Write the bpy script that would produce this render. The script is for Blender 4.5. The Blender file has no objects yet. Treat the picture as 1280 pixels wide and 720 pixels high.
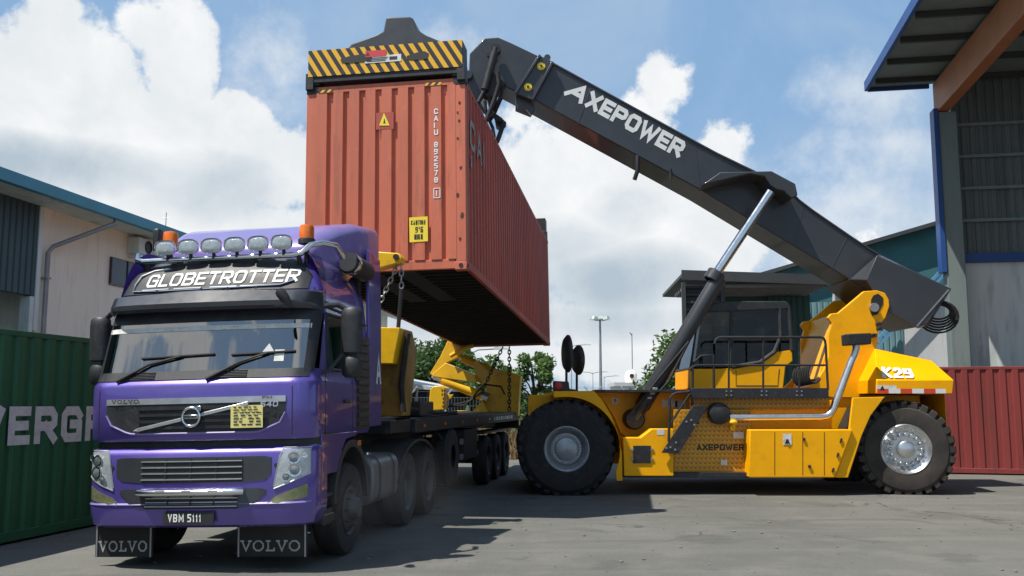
import bpy, bmesh, math, random
from mathutils import Matrix, Vector
R = math.radians
rnd = random.Random(7)
scene = bpy.context.scene

# ------------------------------------------------------------------ camera
FPX, CAMH, PITCH = 1180.0, 1.68, 7.005
cam_d = bpy.data.cameras.new('camera'); cam = bpy.data.objects.new('camera', cam_d)
scene.collection.objects.link(cam)
cam.location = (0, 0, CAMH); cam.rotation_euler = (R(90 + PITCH), 0, 0)
cam_d.sensor_width = 36; cam_d.lens = 36 * FPX / 1280; cam_d.clip_start = .1; cam_d.clip_end = 6000
scene.camera = cam

def ray(x, y):
    a = (x - 640) / FPX; b = (360 - y) / FPX; p = R(PITCH)
    return Vector((a, math.cos(p) - b * math.sin(p), math.sin(p) + b * math.cos(p)))
def at(x, y, Y):
    """pixel of the 1280x720 photograph -> point on the vertical plane y = Y"""
    r = ray(x, y); return Vector((0, 0, CAMH)) + r * (Y / r.y)
def xz(pts, Y): return [(at(x, y, Y).x, at(x, y, Y).z) for x, y in pts]

# ------------------------------------------------------------------ light
SUN = Vector((.45, .24, -1)).normalized()          # the way sunlight travels
sun_d = bpy.data.lights.new('sun', 'SUN'); sun_d.energy = 5.0; sun_d.angle = R(.5); sun_d.color = (1, .95, .87)
sun = bpy.data.objects.new('sun', sun_d); scene.collection.objects.link(sun)
sun.rotation_euler = SUN.to_track_quat('-Z', 'Y').to_euler(); sun.location = (-20, -10, 40)
vs = scene.view_settings
vs.view_transform = 'Standard'; vs.look = 'None'; vs.gamma = 1; vs.use_curve_mapping = False; vs.exposure = 0.32

# ------------------------------------------------------------------ node helpers
class NT:
    def __init__(s, nt): s.nt = nt
    def n(s, t, **k):
        o = s.nt.nodes.new(t)
        for a, v in k.items(): setattr(o, a, v)
        return o
    def l(s, a, b): s.nt.links.new(a, b)
    def put(s, sock, v):
        if hasattr(v, 'is_linked') or isinstance(v, bpy.types.NodeSocket): s.l(v, sock)
        else: sock.default_value = v
    def m(s, op, a, b=None, c=None, clamp=False):
        o = s.n('ShaderNodeMath', operation=op); o.use_clamp = clamp
        s.put(o.inputs[0], a)
        if b is not None: s.put(o.inputs[1], b)
        if c is not None: s.put(o.inputs[2], c)
        return o.outputs[0]
    def noise(s, vec, scale, detail=4, rough=.55, dist=0):
        o = s.n('ShaderNodeTexNoise')
        o.inputs['Scale'].default_value = scale; o.inputs['Detail'].default_value = detail
        o.inputs['Roughness'].default_value = rough; o.inputs['Distortion'].default_value = dist
        if vec is not None: s.l(vec, o.inputs['Vector'])
        return o.outputs[0]
    def mix(s, f, a, b):
        o = s.n('ShaderNodeMix', data_type='RGBA')
        s.put(o.inputs[0], f); s.put(o.inputs[6], a if hasattr(a, 'name') else (*a, 1)); s.put(o.inputs[7], b if hasattr(b, 'name') else (*b, 1))
        return o.outputs[2]
    def step(s, v, lo, hi):
        o = s.n('ShaderNodeMapRange', interpolation_type='SMOOTHSTEP'); o.clamp = True
        s.put(o.inputs[0], v); o.inputs[1].default_value = lo; o.inputs[2].default_value = hi
        return o.outputs[0]

# ------------------------------------------------------------------ sky
world = bpy.data.worlds.new('World'); scene.world = world; world.use_nodes = True
w = NT(world.node_tree); world.node_tree.nodes.clear()
sky = w.n('ShaderNodeTexSky', sky_type='NISHITA'); sky.sun_disc = False
sky.sun_elevation = math.asin(-SUN.z); sky.sun_rotation = math.atan2(-SUN.x, -SUN.y)
sky.air_density = 1.0; sky.dust_density = 1.0; sky.ozone_density = 1.0
bg = w.n('ShaderNodeBackground'); bg.inputs[1].default_value = .095
out = w.n('ShaderNodeOutputWorld'); w.l(bg.outputs[0], out.inputs[0])
tc = w.n('ShaderNodeTexCoord'); gen = tc.outputs['Generated']
sep = w.n('ShaderNodeSeparateXYZ'); w.l(gen, sep.inputs[0])
az = w.m('ARCTAN2', sep.outputs[0], sep.outputs[1]); el = w.m('ARCSINE', sep.outputs[2])
def azel(x, y):
    r = ray(x, y).normalized(); return math.atan2(r.x, r.y), math.asin(r.z)
def blobs(lst, raw=False):
    tot = None
    for (x, y, rx, ry, k) in lst:
        a, e = (x, y) if raw else azel(x, y)
        if raw: rx, ry = rx * FPX, ry * FPX
        u = w.m('MULTIPLY', w.m('SUBTRACT', az, a), FPX / rx); v = w.m('MULTIPLY', w.m('SUBTRACT', el, e), FPX / ry)
        d = w.m('MULTIPLY', w.m('SUBTRACT', 1.0, w.m('ADD', w.m('MULTIPLY', u, u), w.m('MULTIPLY', v, v))), k)
        tot = d if tot is None else w.m('MAXIMUM', tot, d)
    return tot
# cumulus masses of the day: where they stand in the sky (direction), how wide and how tall
heaps = [(40, 130, 150, 125, 1), (150, 210, 230, 110, 1), (225, 70, 50, 95, .9), (300, 180, 60, 70, .9), (345, 215, 70, 60, .8),
         (60, 10, 55, 30, .5), (180, 30, 40, 40, .6), (110, 70, 60, 50, .8),
         (830, 110, 42, 50, .8), (800, 175, 60, 70, 1), (700, 260, 170, 140, 1), (820, 300, 190, 110, 1), (905, 180, 45, 36, .7),
         (1060, 330, 190, 60, .5), (640, 420, 700, 60, .55), (330, 300, 260, 60, .7)]
dens = w.m('MAXIMUM', blobs(heaps), blobs([(-2.30, .605, .22, .04, 1), (-2.48, .575, .10, .03, .8), (-2.05, .56, .2, .05, .8)], True))
warp = w.noise(gen, 5.5, 7, .6, .25); fine = w.noise(gen, 21, 6, .62)
low = w.noise(gen, 2.4, 5, .55)
elsewhere = w.m('MULTIPLY', w.m('SUBTRACT', low, .60), 5.0)
away = w.step(w.m('ABSOLUTE', az), .62, 1.1)          # the rest of the sky carries scattered cloud too
elsewhere = w.m('ADD', w.m('MULTIPLY', elsewhere, away), w.m('SUBTRACT', w.m('MULTIPLY', away, 4.0), 4.0))
d = w.m('MAXIMUM', dens, elsewhere)
d = w.m('MAXIMUM', d, -1.5)
d = w.m('ADD', d, w.m('ADD', w.m('MULTIPLY', w.m('SUBTRACT', warp, .5), 2.3), w.m('ADD', w.m('MULTIPLY', w.m('SUBTRACT', fine, .5), 1.35), w.m('MULTIPLY', w.m('SUBTRACT', w.noise(gen, 62, 4, .6), .5), .5))))
mask = w.step(d, -.06, .34)
soft = blobs([(1040, 200, 90, 40, .5), (1010, 250, 70, 60, .5), (1010, 310, 190, 90, .9), (960, 250, 150, 70, .5), (560, 60, 60, 30, .3), (330, 90, 50, 80, .5), (1080, 120, 60, 40, .4), (640, 330, 200, 90, 1)])
soft = w.m('ADD', soft, w.m('ADD', w.m('MULTIPLY', w.m('SUBTRACT', warp, .5), 3.6), w.m('MULTIPLY', w.m('SUBTRACT', fine, .5), 1.8)))
mask = w.m('MAXIMUM', mask, w.m('MULTIPLY', w.step(soft, -.5, 1.0), .72))
veil = w.m('MULTIPLY', w.step(w.noise(gen, 3.1, 6, .6, .5), .4, .75), .5)      # thin high cloud
grey = blobs([(45, 205, 200, 40, 1), (760, 350, 150, 55, 1), (690, 310, 110, 50, .8), (570, 400, 500, 34, .7), (250, 235, 120, 50, .6), (770, 265, 60, 40, .5)])
grey = w.m('MAXIMUM', w.m('ADD', grey, w.m('MULTIPLY', w.m('SUBTRACT', warp, .5), 1.6)), 0.0)
billow = w.step(w.noise(gen, 9, 6, .6, .3), .3, .7)
shade = w.m('ADD', w.m('MULTIPLY', grey, .8), w.m('MULTIPLY', w.m('SUBTRACT', 1.0, billow), .34), clamp=True)
cloud = w.mix(shade, (8.1, 8.2, 8.25), (3.9, 4.7, 5.4))
base = w.mix(w.m('ADD', w.m('MULTIPLY', veil, .7), .05), w.mix(.8, sky.outputs[0], (2.1, 3.8, 6.2)), (5.4, 6.1, 6.7))
zen = w.m('MULTIPLY', w.step(el, .5, 1.2), .5)
base = w.mix(zen, base, (1.0, 1.9, 3.6))
hz = w.m('MULTIPLY', w.step(el, .30, -.02), .6)
base = w.mix(hz, base, (4.5, 5.5, 6.2))
w.l(w.mix(mask, base, cloud), bg.inputs[0])

# ------------------------------------------------------------------ materials
MATS = {}
def mat(name, col, rough=.55, metal=0., var=.12, scale=3., col2=None, amt=0., bump=0., bscale=30., coat=0., spec=.5, streak=False, obj=True):
    m = bpy.data.materials.new(name); m.use_nodes = True; nt = NT(m.node_tree)
    b = m.node_tree.nodes['Principled BSDF']
    t = nt.n('ShaderNodeTexCoord'); v = t.outputs['Object']
    if streak:
        mp = nt.n('ShaderNodeMapping'); mp.inputs['Scale'].default_value = (1, 1, .12); nt.l(v, mp.inputs[0]); v2 = mp.outputs[0]
    else: v2 = v
    n1 = nt.noise(v2, scale, 6, .6)
    lo = tuple(c * (1 - var) for c in col); hi = tuple(min(1, c * (1 + var)) for c in col)
    c = nt.mix(nt.step(n1, .3, .7), lo, hi)
    if col2:
        n2 = nt.noise(v2, scale * 2.3, 8, .68)
        c = nt.mix(nt.m('MULTIPLY', nt.step(n2, .52, .68), amt), c, col2)
    if streak:
        n3 = nt.noise(v2, scale * 9, 6, .7); c = nt.mix(nt.m('MULTIPLY', nt.step(n3, .5, .72), .38), c, tuple(k * .55 for k in col)); n4 = nt.noise(v, scale * 3.2, 7, .7); c = nt.mix(nt.m('MULTIPLY', nt.step(n4, .60, .70), .22), c, tuple(min(1, k * 1.25 + .03) for k in col))
    nt.l(c, b.inputs['Base Color'])
    rr = nt.m('ADD', rough - .06, nt.m('MULTIPLY', nt.noise(v, scale * 4, 4), .14)); nt.l(rr, b.inputs['Roughness'])
    b.inputs['Metallic'].default_value = metal; b.inputs['Specular IOR Level'].default_value = spec
    if coat: b.inputs['Coat Weight'].default_value = coat; b.inputs['Coat Roughness'].default_value = .06
    if bump:
        bp = nt.n('ShaderNodeBump'); bp.inputs['Strength'].default_value = bump; bp.inputs['Distance'].default_value = .01
        nt.l(nt.noise(v, bscale, 5), bp.inputs['Height']); nt.l(bp.outputs[0], b.inputs['Normal'])
    MATS[name] = m; return m
def stripe_mat(name, a, b_, expr, rough=.5):
    """two colours laid side by side; expr(nt, x, y, z) gives 0/1"""
    m = bpy.data.materials.new(name); m.use_nodes = True; nt = NT(m.node_tree)
    b = m.node_tree.nodes['Principled BSDF']; t = nt.n('ShaderNodeTexCoord')
    s = nt.n('ShaderNodeSeparateXYZ'); nt.l(t.outputs['Object'], s.inputs[0])
    f = expr(nt, *s.outputs[:3])
    g = nt.step(nt.noise(t.outputs['Object'], 9, 6, .65), .56, .74)
    c = nt.mix(nt.m('MULTIPLY', g, .25), nt.mix(f, a, b_), (.12, .1, .08))
    nt.l(c, b.inputs['Base Color']); b.inputs['Roughness'].default_value = rough
    MATS[name] = m; return m
def glass_mat(name, tint, refl=.1, rough=.0):
    m = bpy.data.materials.new(name); m.use_nodes = True; nt = NT(m.node_tree); m.node_tree.nodes.clear()
    o = nt.n('ShaderNodeOutputMaterial'); tr = nt.n('ShaderNodeBsdfTransparent'); tr.inputs[0].default_value = (*tint, 1)
    gl = nt.n('ShaderNodeBsdfGlossy'); gl.inputs['Roughness'].default_value = rough
    fr = nt.n('ShaderNodeFresnel'); fr.inputs[0].default_value = 1.5
    f = nt.m('ADD', fr.outputs[0], refl, clamp=True)
    mx = nt.n('ShaderNodeMixShader'); nt.l(f, mx.inputs[0]); nt.l(tr.outputs[0], mx.inputs[1]); nt.l(gl.outputs[0], mx.inputs[2])
    nt.l(mx.outputs[0], o.inputs[0]); MATS[name] = m; return m
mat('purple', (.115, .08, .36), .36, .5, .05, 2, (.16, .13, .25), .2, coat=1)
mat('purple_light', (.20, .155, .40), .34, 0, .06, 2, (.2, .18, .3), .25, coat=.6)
mat('black_plastic', (.022, .023, .025), .5, 0, .2, 5, (.09, .085, .08), .3)
mat('black_metal', (.018, .018, .02), .5, .0, .25, 4, (.08, .07, .06), .4)
mat('chassis_dark', (.013, .013, .014), .6, 0, .3, 3, (.07, .06, .05), .5)
mat('rubber', (.018, .018, .018), .8, 0, .25, 5, (.06, .055, .05), .5, bump=.3, bscale=60)
mat('visor_grey', (.035, .037, .042), .32, 0, .1, 3, coat=.4)
mat('chrome', (.75, .75, .76), .16, 1, .05)
mat('silver', (.55, .56, .57), .35, .7, .1, 4)
mat('steel', (.62, .62, .62), .3, .9, .1, 6)
mat('rim_steel', (.36, .38, .40), .42, .5, .15, 6, (.15, .13, .11), .4)
mat('white_paint', (.78, .78, .76), .5, 0, .06, 6)
mat('worn_white', (.66, .66, .62), .6, 0, .1, 8, (.3, .26, .22), .5)
mat('yellow', (.94, .43, .0), .45, 0, .05, 2, (.50, .25, .01), .2, coat=.06, spec=.22)
mat('crane_worn_shaded', (.26, .14, .02), .55, 0, .3, 3, (.08, .05, .02), .6)  # rusty crane yellow with deep shade painted into its base colour
mat('dim_white', (.34, .34, .32), .7, 0, .2, 10, (.15, .15, .14), .6)
mat('tank_grey', (.16, .165, .17), .4, .4, .15, 4, (.1, .09, .08), .4)
mat('grit', (.16, .155, .14), .95, 0, .3, 20)
mat('flap_rubber', (.010, .010, .010), .7, 0, .3, 6)
mat('rubber_dusty', (.040, .034, .029), .85, 0, .3, 3, (.075, .06, .045), .5, bump=.3, bscale=60)
mat('headlight_glass', (.26, .28, .29), .1, .55, .25, 9, (.55, .57, .57), .6, bump=.6, bscale=22, coat=1)
mat('teal_pale', (.16, .29, .31), .5, 0, .08, 1)
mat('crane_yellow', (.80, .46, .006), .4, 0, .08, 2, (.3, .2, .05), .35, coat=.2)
mat('boom_grey', (.036, .040, .047), .42, 0, .12, 1.5, (.06, .058, .055), .3, coat=.2)
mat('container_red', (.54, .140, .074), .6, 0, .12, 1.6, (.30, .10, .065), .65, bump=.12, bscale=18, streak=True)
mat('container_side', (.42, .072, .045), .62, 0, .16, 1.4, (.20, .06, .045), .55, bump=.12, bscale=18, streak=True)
mat('maroon', (.22, .035, .03), .55, 0, .14, 1.5, (.13, .04, .03), .5, streak=True)
mat('green', (.016, .115, .045), .55, 0, .12, 1.3, (.015, .06, .03), .5, streak=True)
mat('underside', (.016, .015, .014), .8, 0, .3, 3)
mat('rust', (.10, .035, .018), .85, 0, .4, 12)
mat('label_yellow', (.85, .66, .04), .5, 0, .05)
mat('paper_yellow', (.80, .70, .25), .7, 0, .05)
mat('label_red', (.6, .05, .05), .5, 0, .05)
mat('red_paint', (.55, .03, .03), .5)
mat('ink', (.02, .02, .02), .6)
mat('orange_lens', (.75, .16, .01), .2, 0, .1, 6, coat=.5)
mat('lens', (.50, .53, .53), .12, .45, .1, 20, bump=.5, bscale=70)
mat('lamp_inner', (.5, .52, .53), .12, .9, .1, 12, bump=.6, bscale=40)
mat('fog_lens', (.24, .25, .13), .1, .5, .15, 15, bump=.4, bscale=60)
mat('cream', (.91, .83, .69), .85, 0, .04, .7, (.62, .54, .43), .2, bump=.1, bscale=40, streak=True)
mat('teal_clad', (.035, .072, .082), .5, 0, .08, 1)
mat('roof_blue', (.07, .32, .44), .45, 0, .08, 1)
mat('trim_blue', (.018, .075, .26), .45, 0, .08, 1)
mat('brace_blue', (.12, .3, .5), .45, 0, .08, 1)
mat('grey_paint', (.35, .36, .36), .6, 0, .08, 2)
mat('pale_grey', (.66, .73, .70), .7, 0, .1, .8, (.22, .23, .23), .4, streak=True)
mat('grey_green', (.19, .24, .23), .6, 0, .1, .8, (.13, .16, .16), .4, streak=True)
mat('clad_dark', (.13, .155, .155), .6, 0, .1, .8, (.05, .06, .06), .4, streak=True)
mat('wheel_dark', (.055, .057, .06), .5, .2, .2, 6, (.08, .07, .06), .5)
mat('shed_green', (.03, .085, .072), .55, 0, .1, 1)
mat('teal_wall', (.05, .17, .18), .55, 0, .1, 1)
mat('orange_beam', (.42, .15, .055), .55, 0, .1, 1, (.25, .09, .04), .4)
mat('white_wall', (.62, .63, .62), .75, 0, .05, .6, (.45, .45, .44), .3, streak=True)
mat('dark_roof', (.05, .055, .058), .6, 0, .15, 1)
mat('dark_interior', (.02, .022, .023), .9, 0, .2, 2)
mat('pale_roof', (.5, .51, .5), .6, 0, .1, 1)
mat('galv', (.30, .31, .32), .45, .5, .1, 3)
mat('bark', (.09, .065, .045), .9, 0, .3, 6, bump=.6, bscale=14)
mat('dry_grass', (.20, .14, .07), .95, 0, .35, 5)
mat('skin_tone', (.42, .24, .16), .6, 0, .05); mat('hair', (.012, .01, .009), .6)
mat('shirt', (.55, .58, .62), .8, 0, .1, 8); mat('trousers', (.03, .035, .05), .8); mat('seat_fabric', (.02, .02, .022), .85)
glass_mat('windscreen_glass', (.15, .19, .23), .30); glass_mat('cab_glass', (.27, .31, .33), .0); glass_mat('mirror_glass', (.0, .0, .0), .8)
for nm, c in (('leaf', (.065, .12, .028)), ('leaf_pale', (.10, .17, .055)), ('leaf_dark', (.050, .095, .030))):
    m = mat(nm, c, .6, 0, .4, 1.2, tuple(k * 1.8 for k in c), .4)
    b = m.node_tree.nodes['Principled BSDF']; b.inputs['Subsurface Weight'].default_value = 0
    nt = NT(m.node_tree); tl = nt.n('ShaderNodeBsdfTranslucent'); tl.inputs[0].default_value = (c[0] * 1.6, c[1] * 1.7, c[2], 1)
    mx = nt.n('ShaderNodeMixShader'); mx.inputs[0].default_value = .3
    o = m.node_tree.nodes['Material Output']; nt.l(b.outputs[0], mx.inputs[1]); nt.l(tl.outputs[0], mx.inputs[2]); nt.l(mx.outputs[0], o.inputs[0])
def fr_(nt, v, p): return nt.m('FRACT', nt.m('DIVIDE', v, p))
stripe_mat('hazard', (.80, .42, .01), (.015, .015, .016), lambda nt, x, y, z: nt.m('GREATER_THAN', fr_(nt, nt.m('ADD', nt.m('ADD', x, nt.m('MULTIPLY', z, .62)), 20.0), .150), .5))
stripe_mat('hazard_chip', (.75, .5, .05), (.015, .015, .016), lambda nt, x, y, z: nt.m('GREATER_THAN', fr_(nt, nt.m('ADD', nt.m('SUBTRACT', x, z), 20.0), .10), .5))
stripe_mat('tape', (.75, .74, .72), (.65, .06, .02), lambda nt, x, y, z: nt.m('GREATER_THAN', fr_(nt, nt.m('ADD', x, 20.0), .44), .5))
def slots(nt, x, y, z):
    row = nt.m('FLOOR', nt.m('DIVIDE', z, .085))
    u = fr_(nt, nt.m('ADD', nt.m('ADD', nt.m('ADD', x, nt.m('MULTIPLY', row, .04)), nt.m('MULTIPLY', z, .35)), 30.0), .085); v = fr_(nt, nt.m('ADD', z, 10), .085)
    a = nt.m('LESS_THAN', nt.m('ABSOLUTE', nt.m('SUBTRACT', u, .5)), .27); b = nt.m('LESS_THAN', nt.m('ABSOLUTE', nt.m('SUBTRACT', v, .5)), .33)
    return nt.m('MULTIPLY', a, b)
stripe_mat('perforated', (.68, .32, .008), (.36, .17, .01), slots, .4)

# ------------------------------------------------------------------ mesh helpers
ROOTM = {}
class MB:
    """collects shapes and links them as one mesh object"""
    def __init__(s, m=None): s.v = []; s.f = []; s.mi = []; s.cur = 0; s.mx = m or Matrix()
    def add(s, vs_, fs, m=None):
        k = len(s.v); t = s.mx @ m if m else s.mx
        s.v += [t @ Vector(p) for p in vs_]; s.f += [[i + k for i in f] for f in fs]; s.mi += [s.cur] * len(fs); return s
    def box(s, x0, x1, y0, y1, z0, z1, m=None):
        vs_ = [(x, y, z) for z in (z0, z1) for y in (y0, y1) for x in (x0, x1)]
        return s.add(vs_, [(0, 2, 3, 1), (4, 5, 7, 6), (0, 1, 5, 4), (2, 6, 7, 3), (0, 4, 6, 2), (1, 3, 7, 5)], m)
    def cbox(s, c, sz, m=None): return s.box(c[0] - sz[0] / 2, c[0] + sz[0] / 2, c[1] - sz[1] / 2, c[1] + sz[1] / 2, c[2] - sz[2] / 2, c[2] + sz[2] / 2, m)
    def prism(s, poly, a, b, axis='y', m=None):
        """poly in the two other axes (xz for y, xy for z, yz for x), extruded a..b"""
        n = len(poly)
        P = {'y': lambda p, t: (p[0], t, p[1]), 'z': lambda p, t: (p[0], p[1], t), 'x': lambda p, t: (t, p[0], p[1])}[axis]
        vs_ = [P(p, a) for p in poly] + [P(p, b) for p in poly]
        fs = [tuple(range(n))[::-1], tuple(range(n, 2 * n))] + [(i, (i + 1) % n, n + (i + 1) % n, n + i) for i in range(n)]
        return s.add(vs_, fs, m)
    def bar(s, p, q, w_, h_=None, up=(0, 0, 1)):
        p = Vector(p); q = Vector(q); h_ = h_ or w_; d = (q - p).normalized(); u = Vector(up)
        if abs(d.dot(u)) > .98: u = Vector((1, 0, 0))
        a = d.cross(u).normalized() * w_ / 2; b = a.cross(d).normalized() * h_ / 2
        vs_ = [p + i * a + j * b for i, j in ((-1, -1), (1, -1), (1, 1), (-1, 1))] + [q + i * a + j * b for i, j in ((-1, -1), (1, -1), (1, 1), (-1, 1))]
        return s.add(vs_, [(0, 1, 2, 3), (7, 6, 5, 4), (0, 4, 5, 1), (1, 5, 6, 2), (2, 6, 7, 3), (3, 7, 4, 0)])
    def tube(s, pts, r, n=10, caps=True):
        pts = [Vector(p) for p in pts]; rs = r if isinstance(r, (list, tuple)) else [r] * len(pts)
        vs_ = []; fs = []; ref = None
        for i, p in enumerate(pts):
            d = (pts[min(i + 1, len(pts) - 1)] - pts[max(i - 1, 0)]).normalized()
            if ref is None: ref = Vector((0, 0, 1)) if abs(d.z) < .9 else Vector((1, 0, 0))
            a = d.cross(ref).normalized(); b = a.cross(d).normalized(); ref = b
            vs_ += [p + (a * math.cos(2 * math.pi * k / n) + b * math.sin(2 * math.pi * k / n)) * rs[i] for k in range(n)]
        for i in range(len(pts) - 1):
            fs += [(i * n + k, i * n + (k + 1) % n, (i + 1) * n + (k + 1) % n, (i + 1) * n + k) for k in range(n)]
        if caps: fs += [tuple(range(n))[::-1], tuple(range((len(pts) - 1) * n, len(pts) * n))]
        return s.add(vs_, fs)
    def lathe(s, prof, c, axis, n=24, m=None):
        """prof: (radius, along) pairs turned about axis through c"""
        ax = Vector(axis).normalized(); ref = Vector((0, 0, 1)) if abs(ax.z) < .9 else Vector((1, 0, 0))
        a = ax.cross(ref).normalized(); b = a.cross(ax).normalized(); c = Vector(c); vs_ = []; fs = []
        for r_, t in prof: vs_ += [c + ax * t + (a * math.cos(2 * math.pi * k / n) + b * math.sin(2 * math.pi * k / n)) * max(r_, 1e-4) for k in range(n)]
        for i in range(len(prof) - 1): fs += [(i * n + k, i * n + (k + 1) % n, (i + 1) * n + (k + 1) % n, (i + 1) * n + k) for k in range(n)]
        return s.add(vs_, fs, m)
    def disc(s, c, axis, r_, n=24): return s.lathe([(0, 0), (r_, 0)], c, axis, n)
    def rings(s, rs, close=True, cap=True):
        n = len(rs[0]); vs_ = [p for r_ in rs for p in r_]; fs = []
        for i in range(len(rs) - 1):
            fs += [(i * n + k, i * n + (k + 1) % n, (i + 1) * n + (k + 1) % n, (i + 1) * n + k) for k in range(n if close else n - 1)]
        if cap: fs += [tuple(range(n))[::-1], tuple(range((len(rs) - 1) * n, len(rs) * n))]
        return s.add(vs_, fs)
    def ball(s, c, r_, nu=14, nv=9):
        c = Vector(c); rx, ry, rz = r_ if isinstance(r_, (tuple, list)) else (r_,) * 3
        rs = [[c + Vector((rx * math.sin(t) * math.cos(2 * math.pi * k / nu), ry * math.sin(t) * math.sin(2 * math.pi * k / nu), rz * math.cos(t))) for k in range(nu)] for t in [math.pi * (i + .02) / (nv + .04 - 0) for i in range(nv + 1)]]
        return s.rings(rs)
    def text(s, string, o, u, v, h, wd=.62, gap=.16, th=.16, off=.0, slant=0., font=None):
        """flat block lettering: o lower left corner, u/v unit right/up vectors, h cap height"""
        o = Vector(o); u = Vector(u).normalized(); v = Vector(v).normalized(); nrm = u.cross(v); x = 0.; k = 0
        for ch in string:
            if ch == ' ': x += wd * .6 * h; continue
            g = (font or GLYPH)[ch]; gw = wd * g[0]
            for st in g[1]:
                closed = st[0] == st[-1] and len(st) > 2; pts = [(p[0] * gw, p[1]) for p in (st[:-1] if closed else st)]
                pts = [(th / 2 + p[0] * (gw - th) / gw, th / 2 + p[1] * (1 - th)) for p in pts]
                n = len(pts); L = []; Rr = []
                for i in range(n):
                    pv = pts[i - 1] if (i > 0 or closed) else None; nx = pts[(i + 1) % n] if (i < n - 1 or closed) else None; p = pts[i]
                    def dr(a, b): l = math.hypot(b[0] - a[0], b[1] - a[1]) or 1; return ((b[0] - a[0]) / l, (b[1] - a[1]) / l)
                    d1 = dr(pv, p) if pv else dr(p, nx); d2 = dr(p, nx) if nx else d1
                    nx_, ny_ = -(d1[1] + d2[1]), d1[0] + d2[0]; l = math.hypot(nx_, ny_) or 1; nx_ /= l; ny_ /= l
                    ml = th / 2 / max(.45, nx_ * -d1[1] + ny_ * d1[0])
                    ex = (0, 0)
                    if not pv: ex = (-d1[0] * th / 2, -d1[1] * th / 2)
                    if not nx: ex = (d1[0] * th / 2, d1[1] * th / 2)
                    L.append((p[0] + ex[0] + nx_ * ml, p[1] + ex[1] + ny_ * ml)); Rr.append((p[0] + ex[0] - nx_ * ml, p[1] + ex[1] - ny_ * ml))
                k += 1; e = nrm * (off + .0006 * (k % 5))
                W3 = lambda q: o + u * (x + (q[0] + slant * q[1]) * h) + v * (q[1] * h) + e
                vs_ = [W3(q) for q in L] + [W3(q) for q in Rr]
                fs = [(i, n + i, n + (i + 1) % n, (i + 1) % n) for i in range(n if closed else n - 1)]
                s.add(vs_, fs)
            x += (gw + gap) * h
        return x - gap * h
    def build(s, name, m, parent=None, bevel=0., smooth=40, world=False, seg=2):
        me = bpy.data.meshes.new(name); root = parent
        while root is not None and root.parent: root = root.parent
        vv = s.v
        if world and root is not None:
            inv = ROOTM[root.name].inverted(); vv = [inv @ p for p in vv]
        me.from_pydata([tuple(p) for p in vv], [], s.f); me.validate()
        for mm in (m if isinstance(m, (list, tuple)) else [m]): me.materials.append(MATS[mm])
        if len(me.polygons) == len(s.mi): me.polygons.foreach_set('material_index', s.mi)
        bm = bmesh.new(); bm.from_mesh(me); bmesh.ops.recalc_face_normals(bm, faces=bm.faces) ; bm.to_mesh(me); bm.free()
        me.shade_smooth(); me.set_sharp_from_angle(angle=R(smooth))
        o = bpy.data.objects.new(name, me); scene.collection.objects.link(o)
        if parent is not None: o.parent = parent
        if bevel:
            b = o.modifiers.new('bevel', 'BEVEL'); b.width = bevel; b.segments = seg; b.limit_method = 'ANGLE'; b.angle_limit = R(35); b.harden_normals = False
        return o
def tag(o, label, cat, group=None, kind=None):
    if label: o['label'] = label
    if cat: o['category'] = cat
    if group: o['group'] = group
    if kind: o['kind'] = kind
    return o
def thing(name, label, cat, loc=(0, 0, 0), rz=0., group=None, mx=None):
    o = bpy.data.objects.new(name, None); scene.collection.objects.link(o); o.empty_display_size = .3
    M_ = mx if mx is not None else Matrix.Translation(loc) @ Matrix.Rotation(rz, 4, 'Z')
    o.matrix_basis = M_; ROOTM[o.name] = M_
    return tag(o, label, cat, group)
def frame(loc, deg): return Matrix.Translation(loc) @ Matrix.Rotation(-R(deg), 4, 'Z')
def copy_tree(o, parent=None):
    c = o.copy(); scene.collection.objects.link(c)
    if parent is not None: c.parent = parent
    for ch in [k for k in bpy.data.objects if k.parent == o]: copy_tree(ch, c)
    return c

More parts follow.
